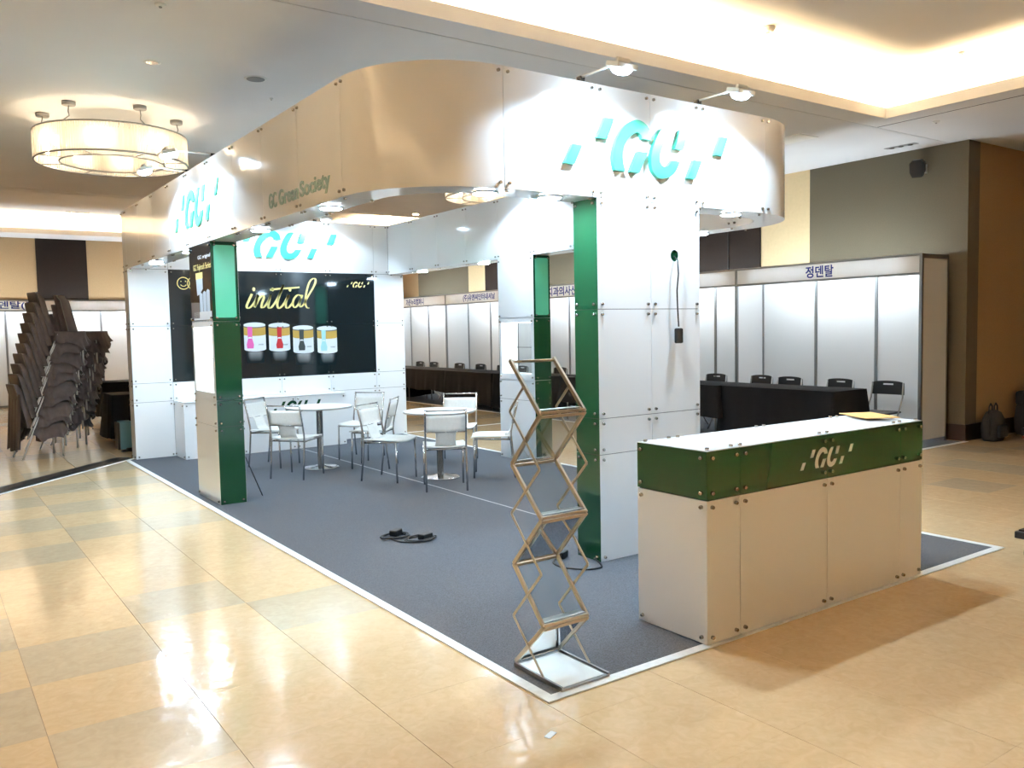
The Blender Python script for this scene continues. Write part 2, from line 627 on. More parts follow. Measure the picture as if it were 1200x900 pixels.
# ------------------------------------------------------------------ ceiling with two light coves
HOLES = [(-7.5, 6.25, -7.5, 2.85), (-7.5, 6.25, 13.0, 19.3)]
cl = MB()
cl.box(-9.3, 13.3, 3.162, 12.72, 4.0, 4.06)      # ceiling between the coves (slots cut at both sides)
cl.box(-9.3, 13.3, 2.85, 3.15, 4.0, 4.06)
cl.box(6.25, 13.3, -9.3, 2.85, 4.0, 4.06)
cl.box(-9.3, -7.5, -9.3, 2.85, 4.0, 4.06)
cl.box(-7.5, 6.25, -9.3, -7.5, 4.0, 4.06)
cl.box(-9.3, 13.3, 12.74, 13.0, 4.0, 4.06)
cl.box(-9.3, -7.5, 13.0, 20.7, 4.0, 4.06)
cl.box(6.25, 13.3, 13.0, 20.7, 4.0, 4.06)
cl.box(-7.5, 6.25, 19.3, 20.7, 4.0, 4.06)
ceiling = struct('ceiling', cl, 'ceiling_paint')
MB().box(-9, 8.3, 3.15, 3.162, 4.004, 4.05).build('ceiling_slot', 'slot_black', ceiling)
MB().box(-9, 8.3, 12.72, 12.74, 4.01, 4.05).build('ceiling_slot', 'slot_black', ceiling)
MB().box(6.56, 6.575, -9, 3.14, 3.998, 4.0).build('ceiling_slot', 'slot_black', ceiling)
for n_, (x0, x1, y0, y1) in enumerate(HOLES):
    mb = MB()
    e, h = 0.28, 4.42
    # lip
    mb.box(x0, x1, y1 - 0.02, y1 - 0.0005, 3.998, 4.12).box(x0, x1, y0 + 0.0005, y0 + 0.02, 3.998, 4.12)
    mb.box(x1 - 0.02, x1 - 0.0005, y0 + 0.02, y1 - 0.02, 3.998, 4.12).box(x0 + 0.0005, x0 + 0.02, y0 + 0.02, y1 - 0.02, 3.998, 4.12)
    # outer wall of the trough and upper ceiling
    mb.box(x0 - e - 0.02, x1 + e + 0.02, y1 + e, y1 + e + 0.02, 4.06, h).box(x0 - e - 0.02, x1 + e + 0.02, y0 - e - 0.02, y0 - e, 4.06, h)
    mb.box(x1 + e, x1 + e + 0.02, y0 - e, y1 + e, 4.06, h).box(x0 - e - 0.02, x0 - e, y0 - e, y1 + e, 4.06, h)
    MB().box(x0 - e - 0.02, x1 + e + 0.02, y0 - e - 0.02, y1 + e + 0.02, h + 0.0005, h + 0.05).build('raised_ceiling', 'ceiling_paint', ceiling)
    struct('ceiling_cove', mb, 'ceiling_paint', ceiling)
    a_, b_ = 0.10, 0.15
    strip = lambda nm, *q: MB().box(*q, 4.062, 4.075).build(nm, 'led_cove', ceiling)
    xs = -1.5                          # the far side leaves the picture here
    strip('led_strip', xs, x1 + b_, y1 + a_, y1 + b_)
    strip('led_strip_offscreen', x0 - b_, xs, y1 + a_, y1 + b_)
    strip('led_strip_offscreen', x0 - b_, x0 - a_, y0, y1 + a_)
    if n_ == 0:
        strip('led_strip', x1 + a_, x1 + b_, 1.2, y1 + a_)
        strip('led_strip_offscreen', x1 + a_, x1 + b_, y0 - a_, 1.2)
        strip('led_strip_offscreen', x0 - b_, x1 + b_, y0 - b_, y0 - a_)
    else:
        strip('led_strip', x1 + a_, x1 + b_, y0, y1 + a_)



# ------------------------------------------------------------------ the exhibition stand
ROOT = Vector((1.1, 5.3, 0))
booth = thing('exhibition_booth', 'white and green modular exhibition booth with curved fascia and cut-out logo letters', 'booth', ROOT)
RI = Matrix.Translation(-ROOT)
XL, XR, YF, YB = -0.9, 3.1, 1.5, 9.0
TH = 0.25
ZB, ZT = 2.5, 3.25
M_ = 0.75


def P(name, o, uv, w_, h_, mt, bolts=True, label=None):
    return panel(name, booth, RI, o, uv, w_, h_, mt, bolts, label=label)


def curved_panel(cx, cy, r, a0, a1, z0, z1, mt, inner=False, bolts=True):
    """vertical curved sheet"""
    n = 24
    mb = MB()
    rr = [r, r - T] if not inner else [r, r + T]
    g = 0.002 / r
    for i in range(n + 1):
        a = a0 + g + (a1 - a0 - 2 * g) * i / n
        c_, s_ = math.cos(a), math.sin(a)
        mb.v += [(cx + rr[0] * c_, cy + rr[0] * s_, z0 + 0.002), (cx + rr[0] * c_, cy + rr[0] * s_, z1 - 0.002), (cx + rr[1] * c_, cy + rr[1] * s_, z1 - 0.002), (cx + rr[1] * c_, cy + rr[1] * s_, z0 + 0.002)]
    for i in range(n):
        for k in range(4):
            q = (i * 4 + k, i * 4 + (k + 1) % 4, (i + 1) * 4 + (k + 1) % 4, (i + 1) * 4 + k)
            mb.f.append(q if not inner else q[::-1])
    mb.f.append((0, 1, 2, 3))
    mb.f.append((n * 4 + 3, n * 4 + 2, n * 4 + 1, n * 4))
    me = mb.mesh('curved_panel', mt)
    bm = bmesh.new()
    bm.from_mesh(me)
    bmesh.ops.recalc_face_normals(bm, faces=bm.faces[:])
    bm.to_mesh(me)
    bm.free()
    for p in me.polygons:
        p.use_smooth = abs(p.normal.z) < 0.5 and p.area > 0.005
    try:
        me.set_sharp_from_angle(angle=0.6)
    except Exception:
        pass
    o = link('curved_fascia_panel', me, booth, RI)
    if bolts:
        bb = MB()
        for a in (a0 + 0.035 / r, a1 - 0.035 / r):
            for z in (z0 + 0.035, z1 - 0.035):
                d = Vector((math.cos(a), math.sin(a), 0)) * (-1 if inner else 1)
                p = Vector((cx, cy, z)) + Vector((math.cos(a), math.sin(a), 0)) * r
                bb.tube([p, p + d * 0.014], 0.0105, 8)
        bb.build('corner_bolts', 'bolt', o, True)['kind'] = 'stuff'
    return o


def soffit(x0, x1, y0, y1):
    mb = MB().box(x0 + .002, x1 - .002, y0 + .002, y1 - .002, ZB - 0.002, ZB + 0.006)
    o = mb.build('soffit_panel', 'white_panel', booth, M=RI)
    bb = MB()
    for x in (x0 + 0.03, x1 - 0.03):
        for y in (y0 + 0.03, y1 - 0.03):
            bb.tube([(x, y, ZB - 0.002), (x, y, ZB - 0.016)], 0.0105, 8)
    bb.build('corner_bolts', 'bolt', o, True)['kind'] = 'stuff'


def soffit_arc(cx, cy, a0, a1):
    mb = MB()
    n = 16
    for i in range(n + 1):
        a = a0 + (a1 - a0) * i / n
        c_, s_ = math.cos(a), math.sin(a)
        for r, z in ((0.5, ZB - .002), (0.75, ZB - .002), (0.75, ZB + .006), (0.5, ZB + .006)):
            mb.v.append((cx + r * c_, cy + r * s_, z))
    for i in range(n):
        for k in range(4):
            mb.f.append((i * 4 + k, i * 4 + (k + 1) % 4, (i + 1) * 4 + (k + 1) % 4, (i + 1) * 4 + k))
    mb.f += [(0, 3, 2, 1), (n * 4, n * 4 + 1, n * 4 + 2, n * 4 + 3)]
    o = mb.build('soffit_panel', 'white_panel', booth, M=RI)
    me = o.data
    bm = bmesh.new()
    bm.from_mesh(me)
    bmesh.ops.recalc_face_normals(bm, faces=bm.faces[:])
    bm.to_mesh(me)
    bm.free()


H = ZT - ZB
# outer and inner fascia, straight runs
for k in range(9):
    y0 = 2.25 + M_ * k
    P('fascia_panel', (XL, y0 + M_, ZB), LF, M_, H, 'white_panel')                # outer left
    P('fascia_panel', (XR, y0, ZB), RT, M_, H, 'white_panel')                     # outer right
    P('fascia_panel', (XL + TH, y0, ZB), RT, M_, H, 'white_panel')                # inner left
    P('fascia_panel', (XR - TH, y0 + M_, ZB), LF, M_, H, 'white_panel')           # inner right
for x0, x1 in ((-0.15, 0.6), (0.6, 1.1), (1.1, 1.6), (1.6, 2.35)):
    P('fascia_panel', (x0, YF, ZB), FX, x1 - x0, H, 'white_panel')
    P('fascia_panel', (x1, YF + TH, ZB), BK, x1 - x0, H, 'white_panel')
curved_panel(-0.15, 2.25, 0.75, PI, PI * 1.5, ZB, ZT, 'white_panel')
curved_panel(2.35, 2.25, 0.75, PI * 1.5, PI * 2, ZB, ZT, 'white_panel')
curved_panel(-0.15, 2.25, 0.5, PI, PI * 1.5, ZB, ZT, 'white_panel', inner=True)
curved_panel(2.35, 2.25, 0.5, PI * 1.5, PI * 2, ZB, ZT, 'white_panel', inner=True)
# back fascia and wall
BX = [XL, -0.4, 0.35, 1.1, 1.85, 2.6, XR]
for i in range(6):
    x0, x1 = BX[i], BX[i + 1]
    xa, xb = (max(x0, XL + TH), min(x1, XR - TH))
    P('fascia_panel', (xa, YB, ZB), FX, xb - xa, H, 'white_panel')
    P('fascia_panel', (x1, YB + TH, ZB), BK, x1 - x0, H, 'white_panel')
    mid = 0 < i < 5
    for z0, z1 in ((0, .75), (.75, 1.0), (1.0, 1.75), (1.75, 2.5)):
        blk = mid and z0 >= 1.0
        P('graphic_panel' if blk else 'wall_panel', (x0, YB, z0), FX, x1 - x0, z1 - z0, 'black_print' if blk else 'white_panel', label='glossy black printed graphic panel' if blk else None)
        P('wall_panel', (x1, YB + TH, z0), BK, x1 - x0, z1 - z0, 'white_panel')
for z0, z1 in ((0, .75), (.75, 1.0), (1.0, 1.75), (1.75, 2.5), (2.5, 3.25)):
    P('wall_panel', (XL, YB + TH, z0), LF, TH, z1 - z0, 'white_panel')
    P('wall_panel', (XR, YB, z0), RT, TH, z1 - z0, 'white_panel')
# dark inner frame of walls, fascia and posts
fr = MB()
d = T + 0.002
fr.box(XL + d, XR - d, YB + d, YB + TH - d, 0.002, ZT - 0.002)
fr.box(XL + d, XL + TH - d, 2.25, YB + d, ZB + 0.01, ZT - 0.004)
fr.box(XR - TH + d, XR - d, 2.25, YB + d, ZB + 0.01, ZT - 0.004)
fr.box(-0.15, 2.35, YF + d, YF + TH - d, ZB + 0.01, ZT - 0.004)
fr.box(0.6 + d, 1.6 - d, YF + d, YF + TH - d, 0.002, ZB + 0.01)
fr.build('inner_frame', 'frame_black', booth, M=RI)
# soffits
for k in range(9):
    y0 = 2.25 + M_ * k
    soffit(XL, XL + TH, y0, y0 + M_)
    soffit(XR - TH, XR, y0, y0 + M_)
soffit(-0.15, 0.6, YF, YF + TH)
soffit(1.6, 2.35, YF, YF + TH)
soffit_arc(-0.15, 2.25, PI, PI * 1.5)
soffit_arc(2.35, 2.25, PI * 1.5, PI * 2)
# front column, 1.0 m wide; the upper right panel has a round cable hole
LV = ((0, .75), (.75, 1.0), (1.0, 1.75), (1.75, 2.5))
for z0, z1 in LV:
    for x0 in (0.6, 1.1):
        if x0 == 1.1 and z0 == 1.75:
            continue
        P('column_panel', (x0, YF, z0), FX, 0.5, z1 - z0, 'white_panel')
    for x0 in (0.6, 1.1):
        P('column_panel', (x0 + 0.5, YF + TH, z0), BK, 0.5, z1 - z0, 'white_panel')
    P('column_panel', (0.6, YF + TH, z0), LF, TH, z1 - z0, 'green_panel', label='glossy dark green side panel')
    P('column_panel', (1.6, YF, z0), RT, TH, z1 - z0, 'green_panel', label='glossy dark green side panel')
# panel with hole
hx, hz, hr = 0.24, 0.385, 0.042
mb = MB()
n = 32
W_, H_ = 0.496, 0.746


def sq(a):
    c_, s_ = math.cos(a), math.sin(a)
    ts = []
    if abs(c_) > 1e-9:
        ts.append(((W_ + .002 - hx) if c_ > 0 else (.002 - hx)) / c_)
    if abs(s_) > 1e-9:
        ts.append(((H_ + .002 - hz) if s_ > 0 else (.002 - hz)) / s_)
    t_ = min(ts)
    return hx + c_ * t_, hz + s_ * t_


angs = sorted([2 * PI * i / n for i in range(n)] + [math.atan2(z - hz, x - hx) % (2 * PI) for x in (.002, W_ + .002) for z in (.002, H_ + .002)])
n = len(angs)
for yy in (0, T):
    for a in angs:
        mb.v.append((hx + hr * math.cos(a), yy, hz + hr * math.sin(a)))
    for a in angs:
        x, z = sq(a)
        mb.v.append((x, yy, z))
for i in range(n):
    j = (i + 1) % n
    mb.f += [(i, j, n + j, n + i)[::-1], (2 * n + i, 3 * n + i, 3 * n + j, 2 * n + j)[::-1], (i, 2 * n + i, 2 * n + j, j)[::-1], (n + i, n + j, 3 * n + j, 3 * n + i)[::-1]]
o = mb.build('column_panel', 'white_panel', booth, M=RI @ frame((1.1, YF, 1.75), *FX))
o['label'] = 'white panel with a round cable hole'
bb = MB()
bolts_into(bb, 0.5, 0.75)
bb.build('corner_bolts', 'bolt', o, True)['kind'] = 'stuff'
MB().lathe([(0.041, 0), (0.041, 0.001)], n=20, M=Matrix.Translation((hx, T + 0.0012, hz)) @ Matrix.Rotation(PI / 2, 4, 'X')).build('hole_backing', 'green_panel', o)


def side_column(x0, poster):
    x1, y0, y1 = x0 + TH, 5.25, 6.0
    for z0, z1 in LV:
        top = z0 == 1.75
        for yy, uv, xx in ((y0, FX, x0), (y1, BK, x1)):
            ob = P('lightbox_panel' if top else 'column_panel', (xx, yy, z0), uv, TH, z1 - z0, 'green_panel', label='glossy green panel')
            if top:
                s = 1 if uv is FX else -1
                lb = MB().box(0.028, TH - 0.028, -0.003, 0.0, 0.035, 0.715).build('glowing_pane', 'lightbox_green', ob)
                lb['label'] = 'backlit mint green pane'
        if z0 == 1.0:
            continue
        for uv, o in ((LF, (x0, y1, z0)), (RT, (x1, y0, z0))):
            if top and poster and uv is LF:
                P('poster_panel', o, uv, 0.75, 0.75, 'black_print', label='black product poster panel')
            else:
                P('column_panel', o, uv, 0.75, z1 - z0, 'white_panel')
    c = MB()
    for za, zb in ((0.002, 0.985), (1.765, ZB)):
        c.box(x0 + d, x1 - d, y0 + d, y1 - d, za, zb)
    c.build('inner_frame', 'frame_black', booth, M=RI)
    # open showcase 1.0 - 1.75 m: floor, roof, end walls, glass on both long sides, shelf, light
    s = MB()
    s.box(x0, x1, y0 + d, y1 - d, 0.985, 1.0).box(x0, x1, y0 + d, y1 - d, 1.75, 1.765)
    s.box(x0 + 0.001, x1 - 0.001, y0 + d, y0 + 0.03, 1.0, 1.75).box(x0 + 0.001, x1 - 0.001, y1 - 0.03, y1 - d, 1.0, 1.75)
    for xa, xb in ((x0, x0 + 0.01), (x1 - 0.01, x1)):
        s.box(xa, xb, y0 + 0.03, y1 - 0.03, 1.0, 1.07).box(xa, xb, y0 + 0.03, y1 - 0.03, 1.70, 1.75)
        s.box(xa, xb, y0 + 0.03, y0 + 0.06, 1.07, 1.70).box(xa, xb, y1 - 0.06, y1 - 0.03, 1.07, 1.70)
    sc_ = s.build('showcase', 'white_panel', booth, M=RI)
    sc_['label'] = 'lit white display niche with glass shelf'
    MB().box(x0 + 0.012, x1 - 0.012, y0 + 0.035, y1 - 0.035, 1.392, 1.4).build('glass_shelf', 'acrylic', sc_)
    MB().box(x1 - 0.007, x1 - 0.003, y0 + 0.06, y1 - 0.06, 1.07, 1.70).build('glass_pane', 'acrylic', sc_)
    MB().box(x0 + 0.05, x1 - 0.05, y0 + 0.1, y1 - 0.1, 1.735, 1.745).build('niche_light', 'led_case', sc_)
    bb = MB()
    for xx, dx in ((x0, -1), (x1, 1)):
        for y in (y0 + 0.04, y1 - 0.04):
            for z in (1.035, 1.715):
                bb.tube([(xx, y, z), (xx + dx * 0.014, y, z)], 0.0105, 8)
    bb.build('corner_bolts', 'bolt', sc_, True)['kind'] = 'stuff'


side_column(XL, True)
side_column(XR - TH, False)

# logo pieces, metres in the plane of the sign, measured on the front fascia (origin = centre, bottom)


def smooth_arc(pts, n=6):
    """Catmull-Rom through points"""
    out = []
    for i in range(len(pts) - 1):
        p0 = pts[max(i - 1, 0)]
        p1, p2 = pts[i], pts[i + 1]
        p3 = pts[min(i + 2, len(pts) - 1)]
        for k in range(n):
            t = k / n
            out.append(tuple(0.5 * ((2 * p1[j]) + (-p0[j] + p2[j]) * t + (2 * p0[j] - 5 * p1[j] + 4 * p2[j] - p3[j]) * t * t + (-p0[j] + 3 * p1[j] - 3 * p2[j] + p3[j]) * t ** 3) for j in (0, 1)))
    out.append(pts[-1])
    return out


def sl(pts, cx=1.1, z0=2.67):
    return [(x - cx, z - z0) for x, z in pts]


LOGO = {
    'mark1': sl([(.375, 2.825), (.46, 2.825), (.39, 2.695), (.305, 2.695)]),
    'mark2': sl([(.655, 3.03), (.74, 3.03), (.672, 2.89), (.587, 2.89)]),
    'g': sl(smooth_arc([(.742, 2.69), (.725, 2.76), (.735, 2.83), (.768, 2.91), (.83, 2.99), (.93, 3.045), (1.01, 3.04), (1.07, 2.995), (1.09, 2.925)]) +
            smooth_arc([(1.0, 2.925), (.98, 2.957), (.94, 2.96), (.88, 2.925), (.835, 2.87), (.815, 2.81), (.818, 2.75), (.838, 2.69)])),
    'gstem': sl([(.96, 2.835), (1.05, 2.835), (.97, 2.69), (.88, 2.69)]),
    'c': sl(smooth_arc([(1.275, 3.03), (1.20, 3.02), (1.14, 2.95), (1.095, 2.86), (1.08, 2.79), (1.095, 2.72), (1.15, 2.675), (1.225, 2.675), (1.31, 2.715), (1.375, 2.805)]) +
            smooth_arc([(1.288, 2.805), (1.25, 2.765), (1.20, 2.755), (1.168, 2.79), (1.175, 2.85), (1.205, 2.91), (1.275, 3.03)])),
    'ctop': sl([(1.375, 3.03), (1.46, 3.03), (1.405, 2.89), (1.32, 2.89)]),
    'mark3': sl([(1.515, 2.83), (1.60, 2.83), (1.53, 2.695), (1.445, 2.695)]),
    'mark4': sl([(1.80, 3.03), (1.885, 3.03), (1.82, 2.89), (1.735, 2.89)]),
}


def logo(parent, RI_, o, uv, scale, depth, mt, name='logo_letter'):
    for k, pl in LOGO.items():
        pl = [(x * scale, z * scale) for x, z in pl]
        nm = name if k in ('g', 'gstem', 'c', 'ctop') else name.replace('letter', 'mark')
        MB().prism(pl, depth).build(nm, mt, parent, M=RI_ @ frame(o, *uv))


def logo_one(parent, RI_, o, uv, scale, depth, mt, name):
    mb = MB()
    for k, pl in LOGO.items():
        mb.prism([(x * scale, z * scale) for x, z in pl], depth)
    return mb.build(name, mt, parent, M=RI_ @ frame(o, *uv))


logo(booth, RI, (1.1, YF - 0.0005, 2.67), FX, 1.0, 0.03, 'logo_green')
logo(booth, RI, (XL - 0.0005, 5.68, 2.67), LF, 1.0, 0.012, 'logo_green')
logo(booth, RI, (1.16, YB - 0.0005, 2.68), FX, 1.08, 0.02, 'logo_green')
for wd_, w_, h_, yc_, zc_ in (('GC', 0.17, 0.115, 3.525, 2.642), ('Green', 0.40, 0.115, 3.195, 2.642), ('Society', 0.53, 0.145, 2.70, 2.627)):
    link('fascia_lettering', text_mesh('fascia_lettering', wd_, height=h_, width=w_, mt='lettering_green', extrude=0.003, bold=0.02), booth, RI @ frame((XL - 0.0005, yc_, zc_), *LF))
logo_one(booth, RI, (2.335, YB - 0.0005, 2.29), FX, 0.24, 0.001, 'gold_print', 'printed_logo')


# printed script word, drawn as brush strokes
def stroke(mb, pts, wd, lvl=0.0012):
    c = smooth_arc(pts, 8)
    L = []
    R_ = []
    for i, p in enumerate(c):
        a = c[max(i - 1, 0)]
        b = c[min(i + 1, len(c) - 1)]
        t = Vector((b[0] - a[0], b[1] - a[1]))
        if t.length < 1e-6:
            t = Vector((1, 0))
        t.normalize()
        # broad-nib pen: thick on down strokes
        th = wd * (0.35 + 0.65 * abs(t.y))
        nrm = Vector((-t.y, t.x)) * th / 2
        L.append((p[0] + nrm.x, p[1] + nrm.y))
        R_.append((p[0] - nrm.x, p[1] - nrm.y))
    n = len(c)
    mb.add([(x, -lvl, z) for x, z in L] + [(x, -lvl, z) for x, z in R_], [(i, n + i, n + i + 1, i + 1) for i in range(n - 1)])


sw = MB()
# coordinates: metres on the wall, x 0..1.05, z 0..0.42
stroke(sw, [(0.10, 0.20), (0.06, 0.12), (0.02, 0.03), (0.04, 0.0), (0.09, 0.03), (0.15, 0.11), (0.19, 0.19)], 0.035)
stroke(sw, [(0.19, 0.19), (0.16, 0.10), (0.13, 0.01)], 0.035)
stroke(sw, [(0.14, 0.03), (0.20, 0.13), (0.25, 0.18), (0.27, 0.15), (0.24, 0.07), (0.23, 0.01), (0.27, 0.02), (0.33, 0.10), (0.37, 0.19)], 0.034)
stroke(sw, [(0.37, 0.19), (0.34, 0.09), (0.33, 0.01), (0.37, 0.01), (0.43, 0.08), (0.50, 0.20), (0.56, 0.33)], 0.033)
stroke(sw, [(0.56, 0.33), (0.50, 0.19), (0.46, 0.06), (0.48, 0.0), (0.54, 0.04), (0.60, 0.13), (0.63, 0.19)], 0.036)
stroke(sw, [(0.63, 0.19), (0.59, 0.08), (0.59, 0.01), (0.63, 0.01), (0.69, 0.08)], 0.033)
stroke(sw, [(0.83, 0.17), (0.77, 0.19), (0.71, 0.13), (0.69, 0.05), (0.72, 0.01), (0.77, 0.05), (0.82, 0.14)], 0.034)
stroke(sw, [(0.84, 0.19), (0.80, 0.09), (0.80, 0.02), (0.85, 0.05), (0.93, 0.18), (1.02, 0.32), (1.05, 0.41), (1.01, 0.43), (0.95, 0.37), (0.90, 0.22), (0.88, 0.08), (0.90, 0.01), (0.94, 0.0)], 0.03)
stroke(sw, [(0.36, 0.26), (0.48, 0.275), (0.62, 0.285), (0.80, 0.30)], 0.06)
for cx_, cz_ in ((0.13, 0.265), (0.40, 0.265), (0.655, 0.265)):
    sw.prism([(cx_ + 0.021 * math.cos(a * PI / 5), cz_ + 0.028 * math.sin(a * PI / 5)) for a in range(10)], 0.0012)
sw.build('printed_script', 'gold_print', booth, M=RI @ frame((0.61, YB - 0.0006, 1.985), *FX))

# printed cans
for i, (x0, z0, col) in enumerate(((0.575, 1.375, 'pink_print'), (0.93, 1.365, 'red_print'), (1.285, 1.325, 'dark_print'), (1.655, 1.31, 'teal_print'))):
    W_, H_, e = 0.31, 0.41, 0.035
    fm = RI @ frame((x0, YB - 0.0006, z0), *FX)
    arc = lambda zz, s, r=1: [(W_ / 2 - W_ / 2 * math.cos(PI * k / 14), zz + s * e * math.sin(PI * k / 14)) for k in range(15)]
    can = MB().prism(arc(e, -1) + arc(H_ - e, 1)[::-1], 0.0006).build('printed_can', 'white_print', booth, M=fm)
    up1 = [(x, z) for x, z in arc(H_ - 0.06, -0.6)]
    lo1 = [(x, z) for x, z in arc(H_ - 0.17, -0.6)]
    sub = lambda nm, pl, mt, lv: MB().prism(pl, 0.0006).build(nm, mt, can, M=Matrix.Translation((0, -0.0006 * lv, 0)))
    sub('printed_band', lo1 + up1[::-1], 'gold_band', 1)
    sub('printed_rim', arc(H_ - 0.045, -0.6) + arc(H_ - 0.06, -0.6)[::-1], 'gray_print', 1)
    cx_ = 0.085 if i == 0 else (0.155 if i == 1 else (0.13 if i == 2 else 0.10))
    shp = [(cx_ - 0.045, 0.045), (cx_ + 0.045, 0.045), (cx_ + 0.052, 0.10), (cx_ + 0.03, 0.175), (cx_ + 0.035, 0.35), (cx_ - 0.035, 0.35), (cx_ - 0.03, 0.175), (cx_ - 0.052, 0.10)]
    sub('printed_stripe', shp, col, 2)
    sub('printed_mark', [(cx_ - 0.03, 0.185), (cx_ + 0.03, 0.185), (cx_ + 0.02, 0.205), (cx_ - 0.02, 0.205)], 'white_print', 3)
    tm = text_mesh('printed_word', 'initial', width=0.075, mt='dark_print', extrude=0.0002, shear=0.3)
    link('printed_word', tm, can, Matrix.Translation((0.24, -0.0014, 0.10)))
    rf = MB().prism([(0.02, 0), (W_ - 0.02, 0), (W_ - 0.03, -0.16), (0.03, -0.16)], 0.0005).build('printed_reflection', 'faded_print', booth, M=RI @ frame((x0, YB - 0.0004, z0 - 0.005), *FX))
# smiling face rings and caption on the leftmost graphic panel
fc = MB()


def ring2(mb, cx, cz, r, t, n=28, a0=0, a1=2 * PI, lv=0.001):
    for i in range(n):
        a, b = a0 + (a1 - a0) * i / n, a0 + (a1 - a0) * (i + 1) / n
        mb.add([(cx + rr * math.cos(q), -lv, cz + rr * math.sin(q)) for rr, q in ((r, a), (r, b), (r - t, b), (r - t, a))], [(0, 3, 2, 1)])


for cx_ in (0.19, 0.32):
    ring2(fc, cx_, 0, 0.085, 0.012)
    ring2(fc, cx_, 0.0, 0.045, 0.01, 12, PI * 1.15, PI * 1.85)
    for s in (-1, 1):
        fc.prism([(cx_ + s * 0.03 + 0.009 * math.cos(k), 0.025 + 0.009 * math.sin(k)) for k in (0, 1, 2, 3, 4, 5)], 0.001)
fc.build('printed_faces', 'gold_print', booth, M=RI @ frame((-0.4, YB - 0.0006, 2.32), *FX))
# poster on the left column: caption, tubes
fmP = RI @ frame((XL - 0.0006, 6.0, 1.75), *LF)
link('printed_caption', text_mesh('printed_caption', 'GC original', height=0.045, width=0.42, mt='white_print', extrude=0.0004), booth, RI @ frame((XL - 0.0006, 5.47, 2.37), *LF))
link('printed_caption', text_mesh('printed_caption', 'GC Fujirock Series', height=0.075, width=0.6, mt='gold_print', extrude=0.0004), booth, RI @ frame((XL - 0.0006, 5.55, 2.275), *LF))
pt = lambda nm, pl, mt: MB().prism(pl, 0.0008).build(nm, mt, booth, M=fmP)
pt('printed_tube', [(0.23, 0.42), (0.45, 0.42), (0.45, 0.32), (0.34, 0.27), (0.25, 0.26)], 'tube_print')
pt('printed_cap', [(0.22, 0.48), (0.46, 0.48), (0.46, 0.42), (0.22, 0.42)], 'gold_print')
for k in range(3):
    x = 0.33 + k * 0.12
    pt('printed_tube', [(x, 0.10), (x + 0.105, 0.10), (x + 0.105, 0.27 + 0.012 * k), (x + 0.05, 0.285 + 0.012 * k), (x, 0.27 + 0.012 * k)], 'tube_print')
pt('printed_shelf', [(0.02, 0.04), (0.31, 0.04), (0.31, 0.19), (0.02, 0.20)], 'gray_print')
pt('printed_shelf', [(0.1, 0.02), (0.72, 0.02), (0.72, 0.1), (0.1, 0.1)], 'white_print')


# low cabinet against the back wall
cab = thing('info_cabinet', 'low white panel cabinet with a green logo, against the booth back wall', 'cabinet', (0.725, 8.75, 0))
CI = Matrix.Translation((-0.725, -8.75, 0))
MB().box(-0.4 + d, 1.85 - d, 8.5 + d, 8.995, 0.008, 0.74).build('body', 'frame_black', cab, M=CI)
for k in range(3):
    panel('front_panel', cab, CI, (-0.4 + 0.75 * k, 8.5, 0.007), FX, 0.75, 0.735, 'white_panel')
panel('side_panel', cab, CI, (1.85, 8.5, 0.007), RT, 0.49, 0.735, 'white_panel')
panel('side_panel', cab, CI, (-0.4, 8.99, 0.007), LF, 0.49, 0.735, 'white_panel')
MB().box(-0.4, 1.85, 8.49, 8.995, 0.743, 0.755).build('top', 'white_panel', cab, M=CI)
logo_one(cab, CI, (1.12, 8.4995, 0.52), FX, 0.45, 0.006, 'green_panel', 'logo')

# ------------------------------------------------------------------ reception counter
ctr = thing('reception_counter', 'white box counter with a glossy green band and cut-out logo, on the booth corner', 'counter', (1.0, 0.25, 0))
CI = Matrix.Translation((-1.0, -0.25, 0))
MB().box(d, 2 - d, d, 0.5 - d, 0.012, 0.985).build('body', 'frame_black', ctr, M=CI)
CX = [0, .25, 1.0, 1.75, 2.0]
for i in range(4):
    x0, x1 = CX[i], CX[i + 1]
    panel('front_panel', ctr, CI, (x0, 0, 0.009), FX, x1 - x0, 0.739, 'white_panel')
    panel('green_band_panel', ctr, CI, (x0, 0, 0.75), FX, x1 - x0, 0.248, 'green_panel', label='glossy dark green panel')
    panel('rear_panel', ctr, CI, (x1, 0.5, 0.009), BK, x1 - x0, 0.739, 'white_panel')
    panel('green_band_panel', ctr, CI, (x1, 0.5, 0.75), BK, x1 - x0, 0.248, 'green_panel', label='glossy dark green panel')
    tp = MB().box(x0 + .002, x1 - .002, 0.002, 0.498, 0.99, 1.0).build('top_panel', 'white_panel', ctr, M=CI)
    bb = MB()
    for x in (x0 + 0.035, x1 - 0.035):
        for y in (0.03, 0.47):
            bb.tube([(x, y, 1.0), (x, y, 1.012)], 0.0105, 8)
    bb.build('corner_bolts', 'bolt', tp, True)['kind'] = 'stuff'
for uv, o in ((LF, (0, 0.5, 0)), (RT, (2.0, 0, 0))):
    panel('side_panel', ctr, CI, (o[0], o[1], 0.009), uv, 0.5, 0.739, 'white_panel')
    panel('green_band_panel', ctr, CI, (o[0], o[1], 0.75), uv, 0.5, 0.248, 'green_panel', label='glossy dark green panel')
logo_one(ctr, CI, (1.0, -0.0005, 0.81), FX, 0.315, 0.002, 'white_panel', 'logo')
